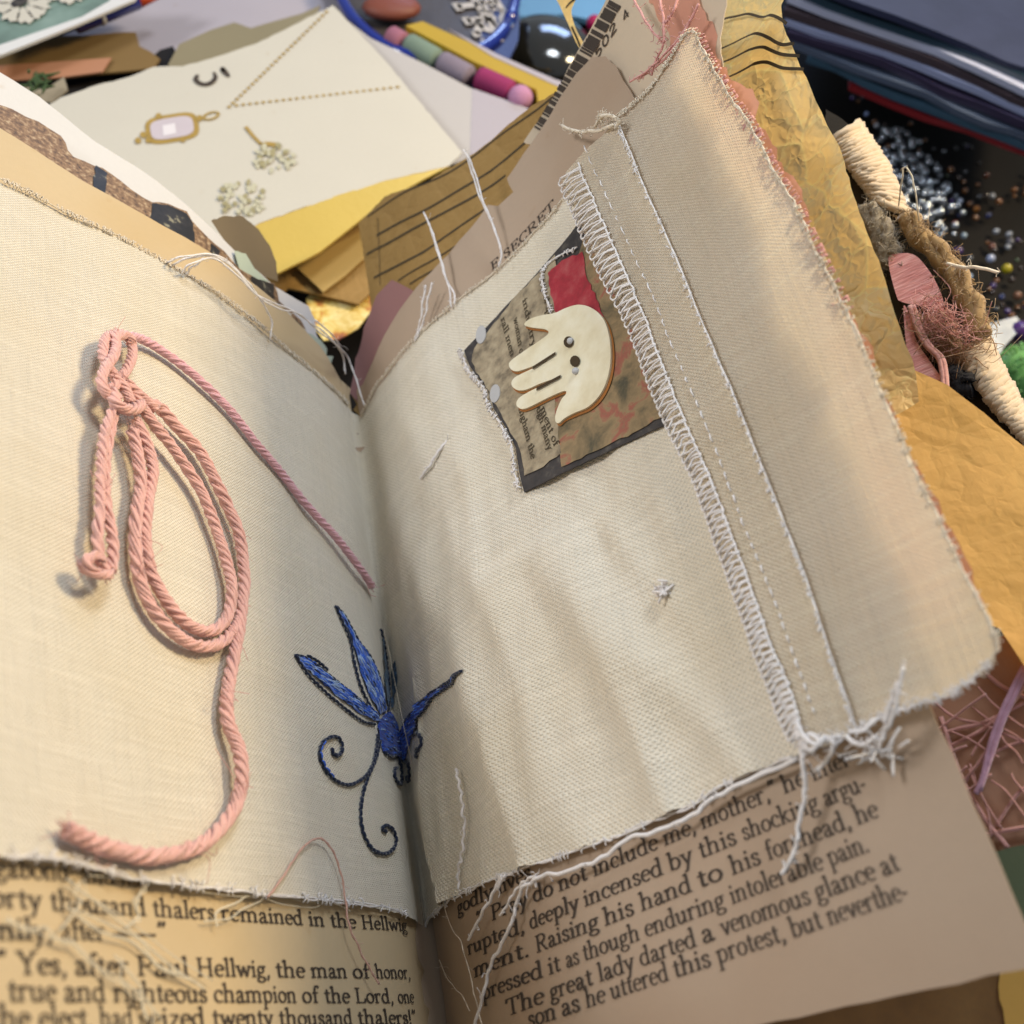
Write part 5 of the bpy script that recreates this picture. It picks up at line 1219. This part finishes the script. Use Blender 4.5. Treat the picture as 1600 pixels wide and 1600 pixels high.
for i, (z, fr, col, ro, lab) in enumerate(specs):
    g = G('magazine_%d' % i); c = lin(col)
    n_ = g.noise(g.map(g.obj(), (1, 1, 40), .4), 3, 4)
    m = g.done(g.mix(n_, [x * .6 for x in c], [min(1, x * 1.35) for x in c]), ro, g.bump(g.noise(g.obj(), 6, 3), .2, .02), spec=.6, coat=.35)
    back = [(1640, -140), (1300, -140)]
    o = slab('magazine', z, m, fr + back, thick=.010 + .002 * (i % 2), label=lab, cat='magazine', group='magazines stacked at the upper right', step=.12, jit=.0035, edge=.05, seed=50 + i, wave=.010)
slab('cream_booklet', -.03, paper('cream_booklet_paper', (150, 138, 128), .06), [(1470, 150), (1500, 146), (1660, 176), (1660, 214), (1560, 190)], thick=.004, label='cream booklet sticking out low in the magazine stack', cat='booklet')

# bead clutter on the dark table
rr = random.Random(8)
gl = G('clear_bead_glass'); gm = gl.done((.30, .33, .38), .12, None, spec=1.0, coat=1.0, metal=.75)
bead_me = None
PT = plane(-.172)
def bead(px, py, r, mat, label, group, S=PT, squash=(1, 1, 1)):
    b = TB(); b.blob(S.at(px, py, r), r * K, 12, squash)
    return tag(b.build('bead', mat), label, 'bead', group)
b0 = TB(); b0.blob((0, 0, 0), 1.0, 12); tmp = b0.build('glass_bead', gm)
first = True
for i in range(170):
    u = rr.random(); cx, cy = between((1392, 215), (1462, 348), u)
    px, py = cx + rr.gauss(0, 23), cy + rr.gauss(0, 14)
    o = tmp if first else tmp.copy()
    if not first: COL.objects.link(o)
    first = False
    r = rr.uniform(.004, .0075)
    o.location = Vector(PT.at(px, py, r + rr.uniform(0, .022))); o.scale = (r * K, r * K * rr.uniform(.8, 1.3), r * K)
    tag(o, 'clear faceted glass bead in the heap on the dark table', 'bead', 'glass beads heaped on the dark table')
for px, py, r, col, nm in ((1573, 420, .012, (150, 138, 20), 'olive yellow bead at the right edge of the table'), (1548, 404, .010, (150, 160, 190), 'pale blue bead left of the olive yellow bead'), (1500, 314, .007, (190, 200, 220), 'white bead above the glass heap end'),
                          (1526, 326, .008, (140, 84, 20), 'amber bead near the glass heap'), (1492, 350, .008, (130, 50, 26), 'rust red bead below the glass heap'), (1506, 368, .007, (150, 170, 190), 'small grey blue bead under the rust red bead'),
                          (1466, 366, .007, (160, 190, 210), 'sky blue bead beside the cover edge'), (1498, 392, .010, (60, 36, 90), 'purple bead near the jute strand'), (1514, 432, .008, (150, 170, 200), 'pale blue bead below the jute strand'),
                          (1590, 462, .010, (110, 76, 56), 'brown bead at the right edge'), (1354, 178, .006, (150, 170, 220), 'bright blue bead above the yarn bound edge'), (1578, 378, .010, (76, 76, 84), 'grey bead above the olive yellow bead')):
    bead(px, py, r * .7, plain('bead_' + '_'.join(nm.split()[:2]), col, .18, .1, 6, coat=.8), nm, 'coloured beads scattered on the table')
for px, py, w_, h_, nm in ((1536, 345, .05, .03, 'grey plastic bag of findings by the glass beads'), (1572, 352, .05, .03, 'dark plastic bag of findings at the right edge')):
    pass
cols = (('dark brown', (50, 34, 24)), ('amber', (104, 62, 20)), ('smoky grey', (70, 72, 78)), ('violet', (58, 38, 92)), ('midnight blue', (26, 36, 84)), ('pearl white', (140, 146, 158)), ('moss green', (52, 66, 34)), ('copper', (92, 46, 26)))
srcs = []
for nm, c_ in cols:
    b = TB(); b.blob((0, 0, 0), 1.0, 10); o = b.build('seed_bead', plain('seed_' + nm.replace(' ', '_'), c_, .12, .15, 3, coat=1.0, spec=.7))
    srcs.append([o, nm, True])
rr = random.Random(33); k = 0
while k < 130:
    px, py = rr.uniform(1330, 1615), rr.uniform(150, 560)
    if py < 120 + (px - 1300) * .42 + 8 or px < 1345 + (py - 190) * .50: continue
    k += 1; sc_ = srcs[min(7, int(abs(rr.gauss(0, 3.2))))]
    o = sc_[0] if sc_[2] else sc_[0].copy()
    if not sc_[2]: COL.objects.link(o)
    sc_[2] = False
    r = rr.uniform(.0032, .0062); o.location = Vector(PT.at(px, py, r)); o.scale = (r * K, r * K * rr.uniform(.7, 1.2), r * K)
    tag(o, sc_[1] + ' seed bead strewn on the dark table beside the yarn bound cover', 'bead', sc_[1] + ' seed beads strewn on the table')
for o, nm, un in srcs:
    if un: bpy.data.objects.remove(o)
PM = plane(-.13)
b = TB(); b.blob(PM.at(1602, 588, 0), .042 * K, 24); pom = b
for _ in range(600):
    d = np.array([rr.gauss(0, 1) for _ in range(3)]); d /= np.linalg.norm(d); p = PM.at(1602, 588, 0) + d * .041 * K
    pom.tube([p, p + (d + np.array([rr.gauss(0, .3) for _ in range(3)])) * .006 * K], .0012 * K, 3)
tag(pom.build('pompom', yarn('green_wool', (110, 172, 96), .2, .1, 20)), 'fuzzy light green pompom at the right edge', 'pompom')
slab('foil_scrap', -.12, plain('silver_foil', (190, 196, 206), .25, .2, 8, metal=.6), [(1530, 512), (1560, 500), (1590, 492), (1602, 505), (1570, 540), (1560, 570), (1545, 545)], thick=.003, wave=.02, step=.02, label='crinkled silver foil scrap above the green pompom', cat='foil')
b = TB(); b.blob(plane(-.13).at(1594, 518, 0), .016 * K, 14); tag(b.build('purple_bead', plain('purple_gloss', (70, 34, 100), .3, .1, coat=.5)), 'large purple bead behind the green pompom', 'bead')
slab('teal_scrap', -.16, paper('teal_paper', (70, 120, 110), .1), [(1560, 620), (1660, 610), (1660, 760), (1590, 700)], thick=.002, label='teal paper scrap below the green pompom', cat='paper')
